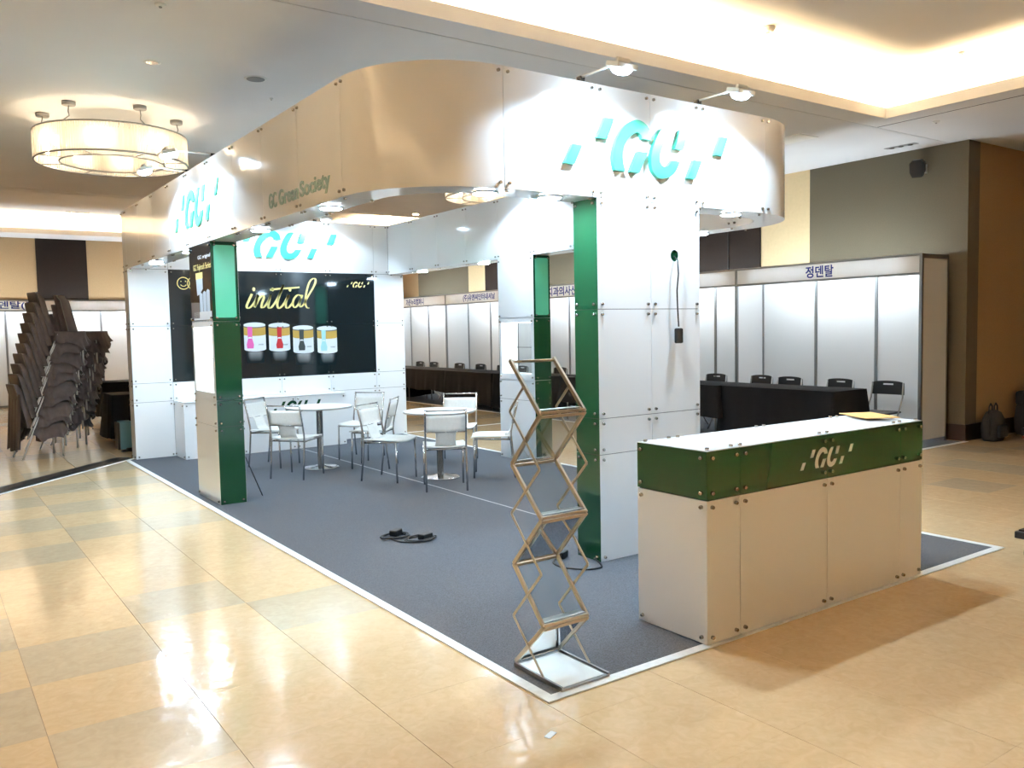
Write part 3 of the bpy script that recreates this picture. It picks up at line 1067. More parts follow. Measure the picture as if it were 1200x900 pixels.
# kraft envelope on the counter
env = thing('kraft_envelope', 'tan kraft paper envelope lying on the white counter top', 'envelope', (1.9, 0.31, 1.0125), math.radians(62))
MB().box(-0.17, 0.17, -0.115, 0.115, 0, 0.006).build('body', 'envelope', env, bevel=0.002)
MB().add([(-0.17, 0.115, 0.0065), (0.17, 0.115, 0.0065), (0.12, 0.03, 0.0075), (-0.12, 0.03, 0.0075), (-0.17, 0.115, 0.006), (0.17, 0.115, 0.006)], [(0, 3, 2, 1), (0, 1, 5, 4)]).build('flap', 'envelope', env)

# ------------------------------------------------------------------ lights of the booth
disc_me = MB().lathe([(0.085, 0), (0.085, -0.006), (0.078, -0.009)][::-1], n=28).mesh('housing', 'white_matte', True)
lens_me = MB().lathe([(0.07, -0.0125), (0.074, -0.0095)], n=28).mesh('lens', 'led_disc')
DISCS = [(-0.775, 2.73, 'soffit near the curved corner over the front carpet'), (-0.775, 4.2, 'soffit beside the green lettering'), (-0.775, 6.41, 'soffit behind the poster column'), (-0.775, 7.95, 'soffit near the rear wall'), (-0.18, 1.68, 'curved corner soffit'), (0.3, 1.63, 'soffit beside the front column'),
         (2.1, 1.63, 'soffit at the rounded fascia end'), (2.975, 2.75, 'soffit behind the rounded fascia end'), (2.975, 6.5, 'aisle-side soffit behind the niche column'), (2.975, 8.15, 'aisle-side soffit near the rear wall')]
for x, y, lb in DISCS:
    t = thing('soffit_light', 'round flush LED light in the ' + lb, 'light', (x, y, ZB - 0.0025), group='round lights under the booth fascia')
    link('housing', disc_me, t)
    link('lens', lens_me, t)


def flood(base, direction, aim, label, length=0.40, power=1.0, size=1.25):
    """arm floodlight clamped on the fascia top edge"""
    b = Vector(base)
    dr = Vector(direction).normalized()
    t = thing('arm_floodlight', label, 'floodlight', b, group='floodlights on arms above the fascia')
    MB().box(-0.02, 0.02, -0.02, 0.02, 0.0005, 0.035).build('clamp', 'plastic_black', t)
    end = dr * length + Vector((0, 0, 0.0))
    MB().tube([(0, 0, 0.03), tuple(end + Vector((0, 0, 0.03)))], 0.008, 8).build('arm', 'white_matte', t, True)
    hp = end + Vector((0, 0, 0.0))
    ad = Vector((-dr.x * 0.30, -dr.y * 0.30, -1)).normalized()
    rot = ad.to_track_quat('-Z', 'Y').to_matrix().to_4x4()
    Mh = Matrix.Translation(hp) @ rot
    hd = MB().box(-0.085, 0.085, -0.06, 0.06, -0.012, 0.022).build('head', 'white_matte', t, bevel=0.006, M=Mh)
    MB().lathe([(0.02, -0.052), (0.045, -0.045), (0.062, -0.03), (0.07, -0.0125)], n=24).build('lens', 'led_flood', hd, True)
    MB().box(-0.05, 0.05, -0.012, 0.012, 0.022, 0.05).build('bracket', 'white_matte', hd)
    ld = bpy.data.lights.new('flood_beam', 'SPOT')
    ld.energy = FLOOD_W * power
    ld.color = COOL
    ld.spot_size = math.radians(142)
    ld.spot_blend = 0.28
    ld.shadow_soft_size = 0.05
    lo = bpy.data.objects.new('flood_beam', ld)
    COL.objects.link(lo)
    lo.parent = t
    lo.matrix_local = Matrix.Translation(hp + ad * 0.06) @ rot
    return t


flood((0.5, YF + 0.03, ZT), (0.0, -1, 0), (0.62, YF, 2.55), 'arm floodlight over the front logo, clamped on the side toward the curved corner')
flood((1.62, YF + 0.03, ZT), (0.0, -1, 0), (1.72, YF, 2.55), 'arm floodlight over the front logo, clamped on the side toward the rounded fascia end')
flood((XL + 0.03, 5.15, ZT), (-1, 0, 0), (XL, 5.2, 2.5), 'arm floodlight over the fascia logo beside the green lettering, nearer the lettering', power=0.7)
flood((XL + 0.03, 6.05, ZT), (-1, 0, 0), (XL, 6.1, 2.5), 'arm floodlight over the fascia logo beside the green lettering, farther from the lettering', power=0.6)
flood((0.75, YB + 0.03, ZT), (0, -1, 0), (0.75, YB, 2.5), 'arm floodlight over the rear wall logo, on its first letter', power=0.5)
flood((1.69, YB + 0.03, ZT), (0, -1, 0), (1.69, YB, 2.5), 'arm floodlight over the rear wall logo, past its last letter', power=0.5)
flood((XR - 0.03, 5.2, ZT), (-1, 0, 0), (XR - TH, 5.2, 2.5), 'arm floodlight over the inner white fascia above the niche column', length=0.6)

# power cable hanging out of the round hole
cb = thing('hanging_cable', 'black power cable with socket block hanging from the round hole', 'cable', (1.34, YF - 0.04, 1.5))
MB().tube([(0.0, 0.05, 0.63), (-0.012, 0.0, 0.60), (-0.01, -0.005, 0.5), (-0.02, 0.0, 0.38), (-0.015, 0.0, 0.25), (-0.005, 0.0, 0.12)], 0.0055, 8).build('cord', 'rubber_black', cb, True)
MB().box(-0.032, 0.022, -0.022, 0.022, 0.0, 0.11).build('socket_block', 'rubber_black', cb, bevel=0.01)


# cables lying on the carpet
def loop_cable(name, label, loc, loops, blocks):
    t = thing(name, label, 'cable', loc)
    for pts in loops:
        c = []
        P_ = pts
        for i in range(len(P_) - 1):
            for k in range(6):
                q = k / 6
                c.append(Vector(P_[i]).lerp(Vector(P_[i + 1]), q))
        c.append(Vector(P_[-1]))
        for _ in range(3):
            c = [c[0]] + [(c[i - 1] + c[i] * 2 + c[i + 1]) / 4 for i in range(1, len(c) - 1)] + [c[-1]]
        MB().tube(c, 0.006, 6).build('cord', 'rubber_black', t, True)
    for (x, y, rz) in blocks:
        MB().box(-0.055, 0.055, -0.032, 0.032, 0, 0.045, Matrix.Translation((x, y, 0.008)) @ Matrix.Rotation(rz, 4, 'Z')).build('socket_block', 'rubber_black', t, bevel=0.008)
    return t


rg = random.Random(3)


def coil(cx, cy, r, turns):
    return [(cx + r * (1 + rg.uniform(-.18, .18)) * math.cos(k * 0.7), cy + r * 0.8 * (1 + rg.uniform(-.18, .18)) * math.sin(k * 0.7), 0.007 + 0.004 * (k * 0.7 / (2 * PI)) + rg.uniform(0, .004)) for k in range(int(turns * 9))]


t = loop_cable('coiled_cable', 'black extension cable lying in two coils on the carpet', (-0.13, 2.95, 0.006), [coil(-0.06, 0.10, 0.11, 3), coil(0.06, -0.10, 0.12, 3), [(-0.12, 0.04, 0.007), (-0.1, -0.1, 0.007), (0.02, -0.16, 0.007)]], [(-0.03, 0.14, 0.6), (0.09, -0.12, 0.3)])
t = loop_cable('column_cable', 'black power cable with socket block at the foot of the front column', (0.45, 1.6, 0.006), [[(0.148, -0.03, 0.012), (0.12, -0.12, 0.007), (0.06, -0.22, 0.007), (-0.06, -0.2, 0.007), (-0.16, -0.05, 0.007), (-0.14, 0.08, 0.007), (-0.05, 0.13, 0.02)]], [(0.0, 0.15, 0.5)])

# ------------------------------------------------------------------ zigzag brochure stand
st = thing('brochure_stand', 'folding zigzag metal brochure stand with clear pockets, on the carpet corner', 'brochure stand', (-0.78, 0.21, 0.007))
x0, x1 = -0.13, 0.13
FRT, BCK = -0.045, 0.185
LZ = [0.02, 0.25, 0.50, 0.75, 0.98, 1.23, 1.475]
sd = [BCK, FRT, BCK, FRT, BCK, FRT, BCK]


def bar(mb, p, q, hw=0.008, ht=0.005):
    p, q = Vector(p), Vector(q)
    t_ = (q - p)
    L = t_.length
    t_.normalize()
    if abs(t_.x) > 0.9:
        u_ = Vector((0, 1, 0))
    else:
        u_ = Vector((1, 0, 0))
    v_ = t_.cross(u_).normalized()
    M4 = Matrix(((t_.x, u_.x, v_.x, p.x), (t_.y, u_.y, v_.y, p.y), (t_.z, u_.z, v_.z, p.z), (0, 0, 0, 1)))
    mb.box(0, L, -ht, ht, -hw, hw, M4)


for i in range(6):
    fm = MB()
    pa, pb = (sd[i], LZ[i]), (sd[i + 1], LZ[i + 1])
    for x in (x0, x1):
        bar(fm, (x, *pa), (x, *pb), 0.010, 0.006)
    bar(fm, (x0, pa[0], pa[1] + 0.009), (x1, pa[0], pa[1] + 0.009), 0.0065, 0.007)
    bar(fm, (x0, pb[0], pb[1] - 0.009), (x1, pb[0], pb[1] - 0.009), 0.0065, 0.007)
    fo = fm.build('pocket_frame', 'alu', st)
    off = Vector((0, 0, 0))
    a3, b3 = Vector((0, *pa)), Vector((0, *pb))
    t_ = (b3 - a3).normalized()
    n_ = t_.cross(Vector((1, 0, 0)))
    M4 = Matrix(((1, t_.x, n_.x, a3.x), (0, t_.y, n_.y, a3.y), (0, t_.z, n_.z, a3.z), (0, 0, 0, 1)))
    L = (b3 - a3).length
    MB().box(x0 + 0.007, x1 - 0.007, 0.012, L - 0.012, -0.0012, 0.0012, M4).build('clear_sheet', 'acrylic', fo)
    if i in (1, 3, 5):
        MB().box(x0 + 0.008, x1 - 0.008, pa[0] + 0.004, pa[0] + 0.055, pa[1] + 0.019, pa[1] + 0.022).build('pocket_lip', 'gray_alu', fo)
# base tray
bs = MB()
bs.box(x0 - 0.004, x1 + 0.004, -0.185, 0.185, 0.0, 0.010)
MB().box(x0 + 0.01, x1 - 0.01, -0.17, 0.17, 0.0105, 0.012).build('base_sheet', 'white_matte', st)
for x in (x0 - 0.012, x1 + 0.002):
    bs.box(x, x + 0.010, -0.185, 0.185, 0.0, 0.02)
bs.build('base_tray', 'gray_alu', st)
for x in (x0 - 0.009, x1 + 0.009):
    lev = [(BCK - 0.35 + 0.15, 0.015)] + [((BCK if k % 2 else FRT), LZ[k]) for k in range(1, 6)]
    lev = [(FRT + 0.0, 0.02), (BCK, 0.25), (FRT, 0.50), (BCK, 0.745), (FRT, 0.985), (BCK, 1.235), ((FRT + BCK) / 2, 1.352)]
    for k in range(6):
        mb = MB()
        bar(mb, (x, *lev[k]), (x, *lev[k + 1]), 0.006, 0.0025)
        mb.build('scissor_bar', 'alu', st)


# ------------------------------------------------------------------ sling chairs and bistro tables
def sling_chair(label):
    t = thing('sling_chair', label, 'chair', group='white sling chairs around the round tables')
    hw = 0.205
    for s in (-1, 1):
        MB().tube([(0.20, s * hw, 0), (0.195, s * hw, 0.2), (0.19, s * hw, 0.435)], 0.0105, 8).build('leg', 'chrome', t, True)
        MB().tube([(-0.25, s * hw, 0), (-0.225, s * hw, 0.2), (-0.205, s * hw, 0.42), (-0.21, s * hw, 0.5), (-0.235, s * hw, 0.62), (-0.27, s * hw, 0.76), (-0.285, s * hw, 0.83)], 0.0105, 8).build('leg', 'chrome', t, True)
    f = MB()
    for s in (-1, 1):
        f.tube([(0.19, s * hw, 0.432), (-0.205, s * hw, 0.42)], 0.0095, 8)
    f.tube([(0.17, -hw, 0.428), (0.17, hw, 0.428)], 0.009, 8)
    f.tube([(-0.18, -hw, 0.42), (-0.18, hw, 0.42)], 0.009, 8)
    f.build('seat_frame', 'chrome', t, True)
    MB().tube([(-0.283, -hw, 0.82), (-0.283, hw, 0.82)], 0.007, 8).build('top_rail', 'chrome', t, True)
    MB().tube([(-0.245, -hw, 0.60), (-0.245, hw, 0.60)], 0.005, 6).build('lower_rail', 'chrome', t, True)
    # seat
    mb = MB()
    nx, ny = 10, 8
    for k in (0, 1):
        for i in range(nx + 1):
            for j in range(ny + 1):
                x = -0.20 + 0.43 * i / nx
                y = -0.215 + 0.43 * j / ny
                front = max(0, (x - 0.15) / 0.08)
                yy = y * (1 - 0.14 * front * front)
                z = 0.448 - 0.012 * math.cos((y / 0.215) * PI / 2) - 0.012 * front ** 2 + (0.014 if k else 0)
                mb.v.append((x, yy, z))
    N = (nx + 1) * (ny + 1)
    for k in (0, 1):
        for i in range(nx):
            for j in range(ny):
                q = (k * N + i * (ny + 1) + j, k * N + (i + 1) * (ny + 1) + j, k * N + (i + 1) * (ny + 1) + j + 1, k * N + i * (ny + 1) + j + 1)
                mb.f.append(q if k else q[::-1])
    edge = [i * (ny + 1) for i in range(nx + 1)] + [nx * (ny + 1) + j for j in range(1, ny + 1)] + [i * (ny + 1) + ny for i in range(nx - 1, -1, -1)] + [j for j in range(ny - 1, 0, -1)]
    for a, b in zip(edge, edge[1:] + edge[:1]):
        mb.f.append((a, b, N + b, N + a))
    mb.build('seat', 'sling_white', t, True)
    # back sling: wide upper band, narrow strap down to the seat
    prof = [(-0.274, 0.77, hw), (-0.266, 0.735, hw), (-0.258, 0.69, hw), (-0.247, 0.64, hw), (-0.240, 0.605, hw), (-0.2395, 0.602, 0.105), (-0.225, 0.56, 0.10), (-0.205, 0.50, 0.10), (-0.185, 0.46, 0.105), (-0.14, 0.447, 0.11)]
    mb = MB()
    for k in (0, 1):
        for x, z, h in prof:
            for j in range(7):
                y = -h + 2 * h * j / 6
                sag = -0.018 * math.cos(y / h * PI / 2) * (1 if z > 0.6 else 0.4)
                mb.v.append((x + sag + (0.004 if k else 0) + 0.006, y, z + (0.004 if (k and z < 0.5) else 0)))
    n = len(prof)
    for k in (0, 1):
        for i in range(n - 1):
            for j in range(6):
                q = (k * n * 7 + i * 7 + j, k * n * 7 + i * 7 + j + 1, k * n * 7 + (i + 1) * 7 + j + 1, k * n * 7 + (i + 1) * 7 + j)
                mb.f.append(q[::-1] if k else q)
    eg = [i * 7 for i in range(n)] + [(n - 1) * 7 + j for j in range(1, 7)] + [i * 7 + 6 for i in range(n - 2, -1, -1)] + [j for j in range(5, 0, -1)]
    for a, b in zip(eg, eg[1:] + eg[:1]):
        mb.f.append((a, b, n * 7 + b, n * 7 + a))
    mb.build('backrest', 'sling_white', t, True)
    return t


CH = [((0.29, 6.34), (0.35, 0.28), 'between the cabinet-side table and the green column'),
      ((0.36, 7.27), (0.6, -0.8), 'close to the cabinet, behind the poster column'),
      ((1.42, 7.10), (-0.8, -0.6), 'at the cabinet-side table, toward the rear corner'),
      ((1.24, 6.38), (-0.75, 0.65), 'at the cabinet-side table, next to the other table'),
      ((1.0, 5.44), (0.53, -0.85), 'at the niche-side table, next to the cabinet-side table'),
      ((1.21, 4.63), (0.45, 0.9), 'turning its back to the coiled cables'),
      ((2.2, 5.97), (-0.61, -0.79), 'between niche-side table and the black-cloth tables'),
      ((2.0, 4.92), (-0.81, 0.58), 'beside the niche column')]
c0 = sling_chair('white sling chair with chrome legs ' + CH[0][2])
for i, ((x, y), (fx_, fy_), lb) in enumerate(CH):
    o = c0 if i == 0 else copy_tree(c0)
    o['label'] = 'white sling chair with chrome legs ' + lb
    o.location = (x, y, 0.0065)
    o.rotation_euler.z = math.atan2(fy_, fx_)


def bistro(x, y, label):
    t = thing('round_table', label, 'table', (x, y, 0.0065), group='round white bistro tables')
    MB().lathe([(0.375, 0), (0.39, 0.004), (0.39, 0.02), (0.386, 0.024)], (0, 0, 0.716), 48).build('tabletop', 'white_matte', t, True)
    MB().lathe([(0.391, 0), (0.394, 0.003), (0.394, 0.016), (0.391, 0.019)], (0, 0, 0.718), 48).build('edge_band', 'gray_alu', t, True)
    MB().lathe([(0.038, 0.02), (0.038, 0.70), (0.09, 0.705), (0.09, 0.7155)], n=24).build('column', 'chrome', t, True)
    MB().lathe([(0.215, 0), (0.215, 0.005), (0.19, 0.012), (0.08, 0.022), (0.045, 0.035)], n=40).build('base', 'chrome', t, True)


bistro(0.72, 6.73, 'round white table with chrome pillar in front of the low cabinet')
bistro(1.48, 5.19, 'round white table with chrome pillar facing the niche column')

# black banner stand leg standing by the poster column
xb = thing('banner_stand', 'thin black folded banner stand leaning beside the green column', 'banner stand', (-0.44, 5.42, 0.007))
MB().tube([(0, 0, 0.006), (-0.1, 0.35, 0.5), (-0.2, 0.7, 1.0)], 0.006, 6).build('pole', 'plastic_black', xb, True)
MB().tube([(-0.20, 0.45, 0.006), (-0.1, 0.35, 0.46)], 0.006, 6).build('rear_leg', 'plastic_black', xb, True)
MB().box(-0.115, -0.085, 0.33, 0.37, 0.42, 0.5).build('hub', 'plastic_black', xb, bevel=0.004)

# ------------------------------------------------------------------ row of system booths
POST = MB().box(-0.02, 0.02, -0.02, 0.02, 0.005, 2.5).mesh('post', 'system_post')


def system_booth(o, face, width, depth, name, label, tx, th, tw, side='none', text_pos=0.5):
    """o = front-left floor corner seen from the aisle, face = unit normal toward the aisle, width runs to the right seen from the aisle"""
    n = Vector((*face, 0))
    u = Vector((-n.y, n.x, 0))           # to the right seen from the aisle (looking along -n)
    t = thing('system_booth', label, 'booth', o, math.atan2(u.y, u.x))
    # local: x to the right, y away from the aisle
    nb = int(round(width))
    for k in range(nb):
        MB().box(k + 0.022, k + 0.978, depth - 0.004, depth + 0.004, 0.06, 2.44).build('back_panel', 'system_panel', t)
    for k in range(nb + (1 if side == 'both' else 0)):
        link('post', POST, t, Matrix.Translation((k, depth, 0)))
    r = MB()
    r.box(0, width, depth - 0.016, depth + 0.016, 2.44, 2.498).box(0, width, depth - 0.016, depth + 0.016, 0.01, 0.06)
    r.build('back_rail', 'system_post', t)
    for k in ((0, 1) if side == 'both' else (0,)):
        x = width * k
        MB().box(x - 0.004, x + 0.004, 0.022, depth - 0.022, 0.06, 2.44).build('side_panel', 'system_panel', t)
        link('post', POST, t, Matrix.Translation((x, 0.0, 0)))
        MB().box(x - 0.016, x + 0.016, 0.02, depth - 0.02, 2.44, 2.495).build('side_rail', 'system_post', t)
    fb = MB().add([(0.022, -0.008, 2.255), (width - 0.022, -0.008, 2.255), (width - 0.022, -0.008, 2.47), (0.022, -0.008, 2.47)], [(0, 1, 2, 3)]).build('name_board', 'board_translucent', t)
    fr_ = MB().box(0.02, width - 0.02, -0.018, 0.01, 2.47, 2.5).box(0.02, width - 0.02, -0.018, 0.01, 2.225, 2.255)
    fr_.build('board_frame', 'system_post', t)
    if tx:
        me = text_mesh('board_lettering', tx, height=th, width=tw, extrude=0.001, bold=0.022)
        link('board_lettering', me, t, Matrix.Translation((width * text_pos, -0.0125, 2.362)))
    MB().tube([(0.25, 0.11, 2.38), (width - 0.25, 0.11, 2.38)], 0.014, 8).build('light_tube', 'tube_cool', t)
    return t


RX = 7.5
# seen from the aisle (from -x) the right-hand side is -y
rows = [(3.08, 6.10, '정덴탈', 0.17, 0.46, 0.5), (6.10, 9.10, None, 0, 0, 0.5), (9.10, 12.10, '광주치과의사신협', 0.19, 1.5, 0.49), (12.10, 15.10, '(주)유엔씨인터내셔날', 0.17, 1.35, 0.5), (15.10, 18.10, '가온누리컴퍼니', 0.17, 0.95, 0.48)]
for y0, y1, tx, th, tw, tp in rows:
    lb = 'white panel booth with lit name board, ' + {3.08: 'at the row end beside the return wall', 6.10: 'second in the row from the return wall', 9.10: 'third in the row from the return wall', 12.10: 'fourth in the row, bracketed first character', 15.10: 'fifth in the row from the return wall'}[y0]
    # u must run toward -y: face = (-1, 0) -> u = (0, -1)
    system_booth((RX, y1, 0), (-1, 0), y1 - y0, 0.65, 'row', lb, tx, th, tw, text_pos=tp, side='both' if y0 < 4 else 'none')
# booths along the rear wall, facing the front
for x0_, tx, tw in ((-3.45, '원덴탈(주)', 1.05), (-0.43, None, 0), (2.59, None, 0)):
    lb = 'white panel booth on the rear wall behind the skirted chair stacks' if tx else ('white panel booth on the rear wall under the dark wall panel' if x0_ < 0 else 'white panel booth on the rear wall behind the exhibition booth')
    system_booth((x0_, 19.35, 0), (0, -1), 3.02, 0.65, 'rear', lb, tx, 0.2, tw, text_pos=0.70, side='both' if x0_ > 2 else 'none')


# ------------------------------------------------------------------ black-cloth tables and folding chairs
def cloth_mesh(L, Wd, h, drop, seed):
    rg_ = random.Random(seed)
    per = []
    n_l, n_w = 36, 16
    for i in range(n_l):
        per.append((-L / 2 + L * i / n_l, -Wd / 2, 0, -1))
    for i in range(n_w):
        per.append((L / 2, -Wd / 2 + Wd * i / n_w, 1, 0))
    for i in range(n_l):
        per.append((L / 2 - L * i / n_l, Wd / 2, 0, 1))
    for i in range(n_w):
        per.append((-L / 2, Wd / 2 - Wd * i / n_w, -1, 0))
    n = len(per)
    ph = [rg_.uniform(0, 6.28) for _ in range(4)]
    levels = [0, 0.01, 0.1, 0.35, 0.7, 1.0]
    mb = MB()
    for lv in levels:
        for i, (x, y, nx, ny) in enumerate(per):
            s = i / n * 2 * PI
            corner = max(0, 1 - min(abs(abs(x) - L / 2) + abs(abs(y) - Wd / 2), 0.2) / 0.2)
            wv = (math.sin(s * 13 + ph[0]) * 0.6 + math.sin(s * 23 + ph[1]) * 0.4) * 0.022 * lv
            out = 0.005 + 0.035 * lv + wv + corner * 0.05 * lv
            px, py = x + nx * out, y + ny * out
            if corner > 0.6:
                px, py = x + (1 if x > 0 else -1) * out * 0.7, y + (1 if y > 0 else -1) * out * 0.7
            mb.v.append((px, py, h - lv * drop * (1 + 0.03 * math.sin(s * 5 + ph[2]))))
    for li in range(len(levels) - 1):
        for i in range(n):
            j = (i + 1) % n
            mb.f.append((li * n + i, (li + 1) * n + i, (li + 1) * n + j, li * n + j))
    mb.f.append(tuple(range(n)))
    me = mb.mesh('tablecloth', 'cloth_black', True)
    bm = bmesh.new()
    bm.from_mesh(me)
    bmesh.ops.recalc_face_normals(bm, faces=bm.faces[:])
    bm.to_mesh(me)
    bm.free()
    return me


cloths = [cloth_mesh(1.8, 0.72, 0.752, dr, k) for k, dr in ((1, 0.66), (2, 0.45))]
tt = MB().box(-0.9, 0.9, -0.36, 0.36, 0.715, 0.745).mesh('tabletop', 'plastic_black')
tl = MB().tube([(0, 0, 0), (0, 0, 0.715)], 0.014, 8).mesh('leg', 'gray_alu', True)


def cloth_table(x, y, rz, k, lt, lc):
    t = thing('folding_table', lt, 'table', (x, y, 0.0055), rz, group='folding tables under black cloths')
    link('tabletop', tt, t)
    for sx in (-0.8, 0.8):
        for sy in (-0.3, 0.3):
            link('leg', tl, t, Matrix.Translation((sx, sy, 0)))
    o = link('tablecloth', cloths[k])
    o.location = (x, y, 0.0055)
    o.rotation_euler.z = rz
    tag(o, lc, 'tablecloth', 'black tablecloths')


nm = {0: '정덴탈', 1: '광주치과의사신협', 2: '유엔씨', 3: '가온누리'}
for i, (y, x, k) in enumerate([(4.38, 6.56, 0), (6.2, 6.5, 1), (8.0, 6.5, 1), (10.0, 6.4, 0), (11.85, 6.4, 0), (13.7, 6.4, 1), (15.55, 6.4, 0), (17.35, 6.4, 0)]):
    od = ['closest to the return wall', 'second from the return wall', 'third from the return wall', 'fourth from the return wall', 'fifth from the return wall', 'sixth from the return wall', 'seventh from the return wall', 'eighth from the return wall'][i]
    cloth_table(x, y, PI / 2, k, 'folding table under black cloth, ' + od + ' in the name-board row', 'black cloth on the table ' + od + ' in the name-board row')
cloth_table(0.05, 11.1, 0, 0, 'folding table under black cloth, behind the booth rear corner', 'black cloth over the table behind the booth rear corner')
cloth_table(0.55, 15.0, 0, 0, 'folding table under black cloth, midway to the rear-wall booths', 'black cloth over the table midway to the rear-wall booths')
cloth_table(-2.85, 18.4, 0, 1, 'folding table under black cloth, at the rear-wall booth beyond the chair stacks', 'black cloth on the table at the rear-wall booth beyond the chair stacks')


def folding_chair():
    t = thing('folding_chair', 'x', 'chair', group='black folding chairs behind the cloth tables')
    # faces +x
    b = MB()
    outline = []
    for k in range(21):
        a = PI * k / 20
        outline.append((0.215 * math.cos(a) if abs(math.cos(a)) < 0.97 else 0.215 * (1 if math.cos(a) > 0 else -1), 0.12 + 0.075 * math.sin(a) ** 0.6))
    outline += [(-0.205, 0.0), (0.205, 0.0)]
    hole = (-0.045, 0.045, 0.125, 0.155)
    # plate with grip slot: build as ring of quads
    ys = [-0.215, -0.045, 0.045, 0.215]
    top = lambda y: 0.80 + 0.03 * math.sqrt(max(0, 1 - (y / 0.215) ** 2)) + 0.01
    N = 12
    for i in range(N):
        ya, yb_ = -0.215 + 0.43 * i / N, -0.215 + 0.43 * (i + 1) / N
        yc = (ya + yb_) / 2
        spans = [(0.66, top(ya), top(yb_))]
        if abs(yc) < 0.06:
            spans = [(0.66, 0.785, 0.785), (0.805, top(ya), top(yb_))]
        for z0_, za, zb_ in spans:
            xa = -0.235 - 0.012 * math.cos(ya / 0.215 * PI / 2)
            xb_ = -0.235 - 0.012 * math.cos(yb_ / 0.215 * PI / 2)
            b.add([(xa, ya, z0_), (xb_, yb_, z0_), (xb_, yb_, zb_), (xa, ya, za), (xa + 0.018, ya, z0_), (xb_ + 0.018, yb_, z0_), (xb_ + 0.018, yb_, zb_), (xa + 0.018, ya, za)],
                  [(0, 3, 2, 1), (4, 5, 6, 7), (3, 7, 6, 2), (0, 1, 5, 4), (0, 4, 7, 3), (1, 2, 6, 5)])
    b.build('backrest', 'plastic_black', t)
    MB().box(-0.19, 0.2, -0.2, 0.2, 0.425, 0.45).build('seat', 'plastic_black', t, bevel=0.01)
    for s in (-1, 1):
        MB().tube([(-0.225, s * 0.205, 0.82), (-0.19, s * 0.21, 0.62), (-0.05, s * 0.215, 0.40), (0.22, s * 0.215, 0.0)], 0.011, 8).build('leg', 'gray_alu', t, True)
        MB().tube([(0.12, s * 0.19, 0.42), (-0.04, s * 0.19, 0.25), (-0.24, s * 0.19, 0.0)], 0.011, 8).build('leg', 'gray_alu', t, True)
    return t


fch = [((7.06, 3.38), 185, 'standing clear of the cloth table end, by the booth side panel'), ((7.12, 4.15), 178, 'second from the booth side panel'), ((7.08, 4.95), 180, 'third from the booth side panel'), ((7.18, 5.55), 176, 'fourth from the booth side panel'), ((7.08, 6.35), 180, 'fifth from the booth side panel'),
       ((7.02, 10.3), 180, 'at the fourth table of the name-board row'), ((7.02, 11.6), 180, 'at the fifth table of the name-board row'), ((7.02, 12.3), 182, 'between the fifth and sixth tables of the name-board row'), ((7.02, 13.2), 179, 'at the sixth table of the name-board row'), ((7.02, 14.1), 181, 'at the sixth table of the name-board row, farther side'), ((7.02, 15.3), 180, 'at the seventh table of the name-board row'), ((7.02, 16.0), 180, 'at the seventh table of the name-board row, farther side')]
f0 = folding_chair()
for i, ((x, y), a, lb) in enumerate(fch):
    o = f0 if i == 0 else copy_tree(f0)
    o.location = (x, y, 0.0055)
    o.rotation_euler.z = math.radians(a)
    o['label'] = 'black plastic folding chair ' + lb


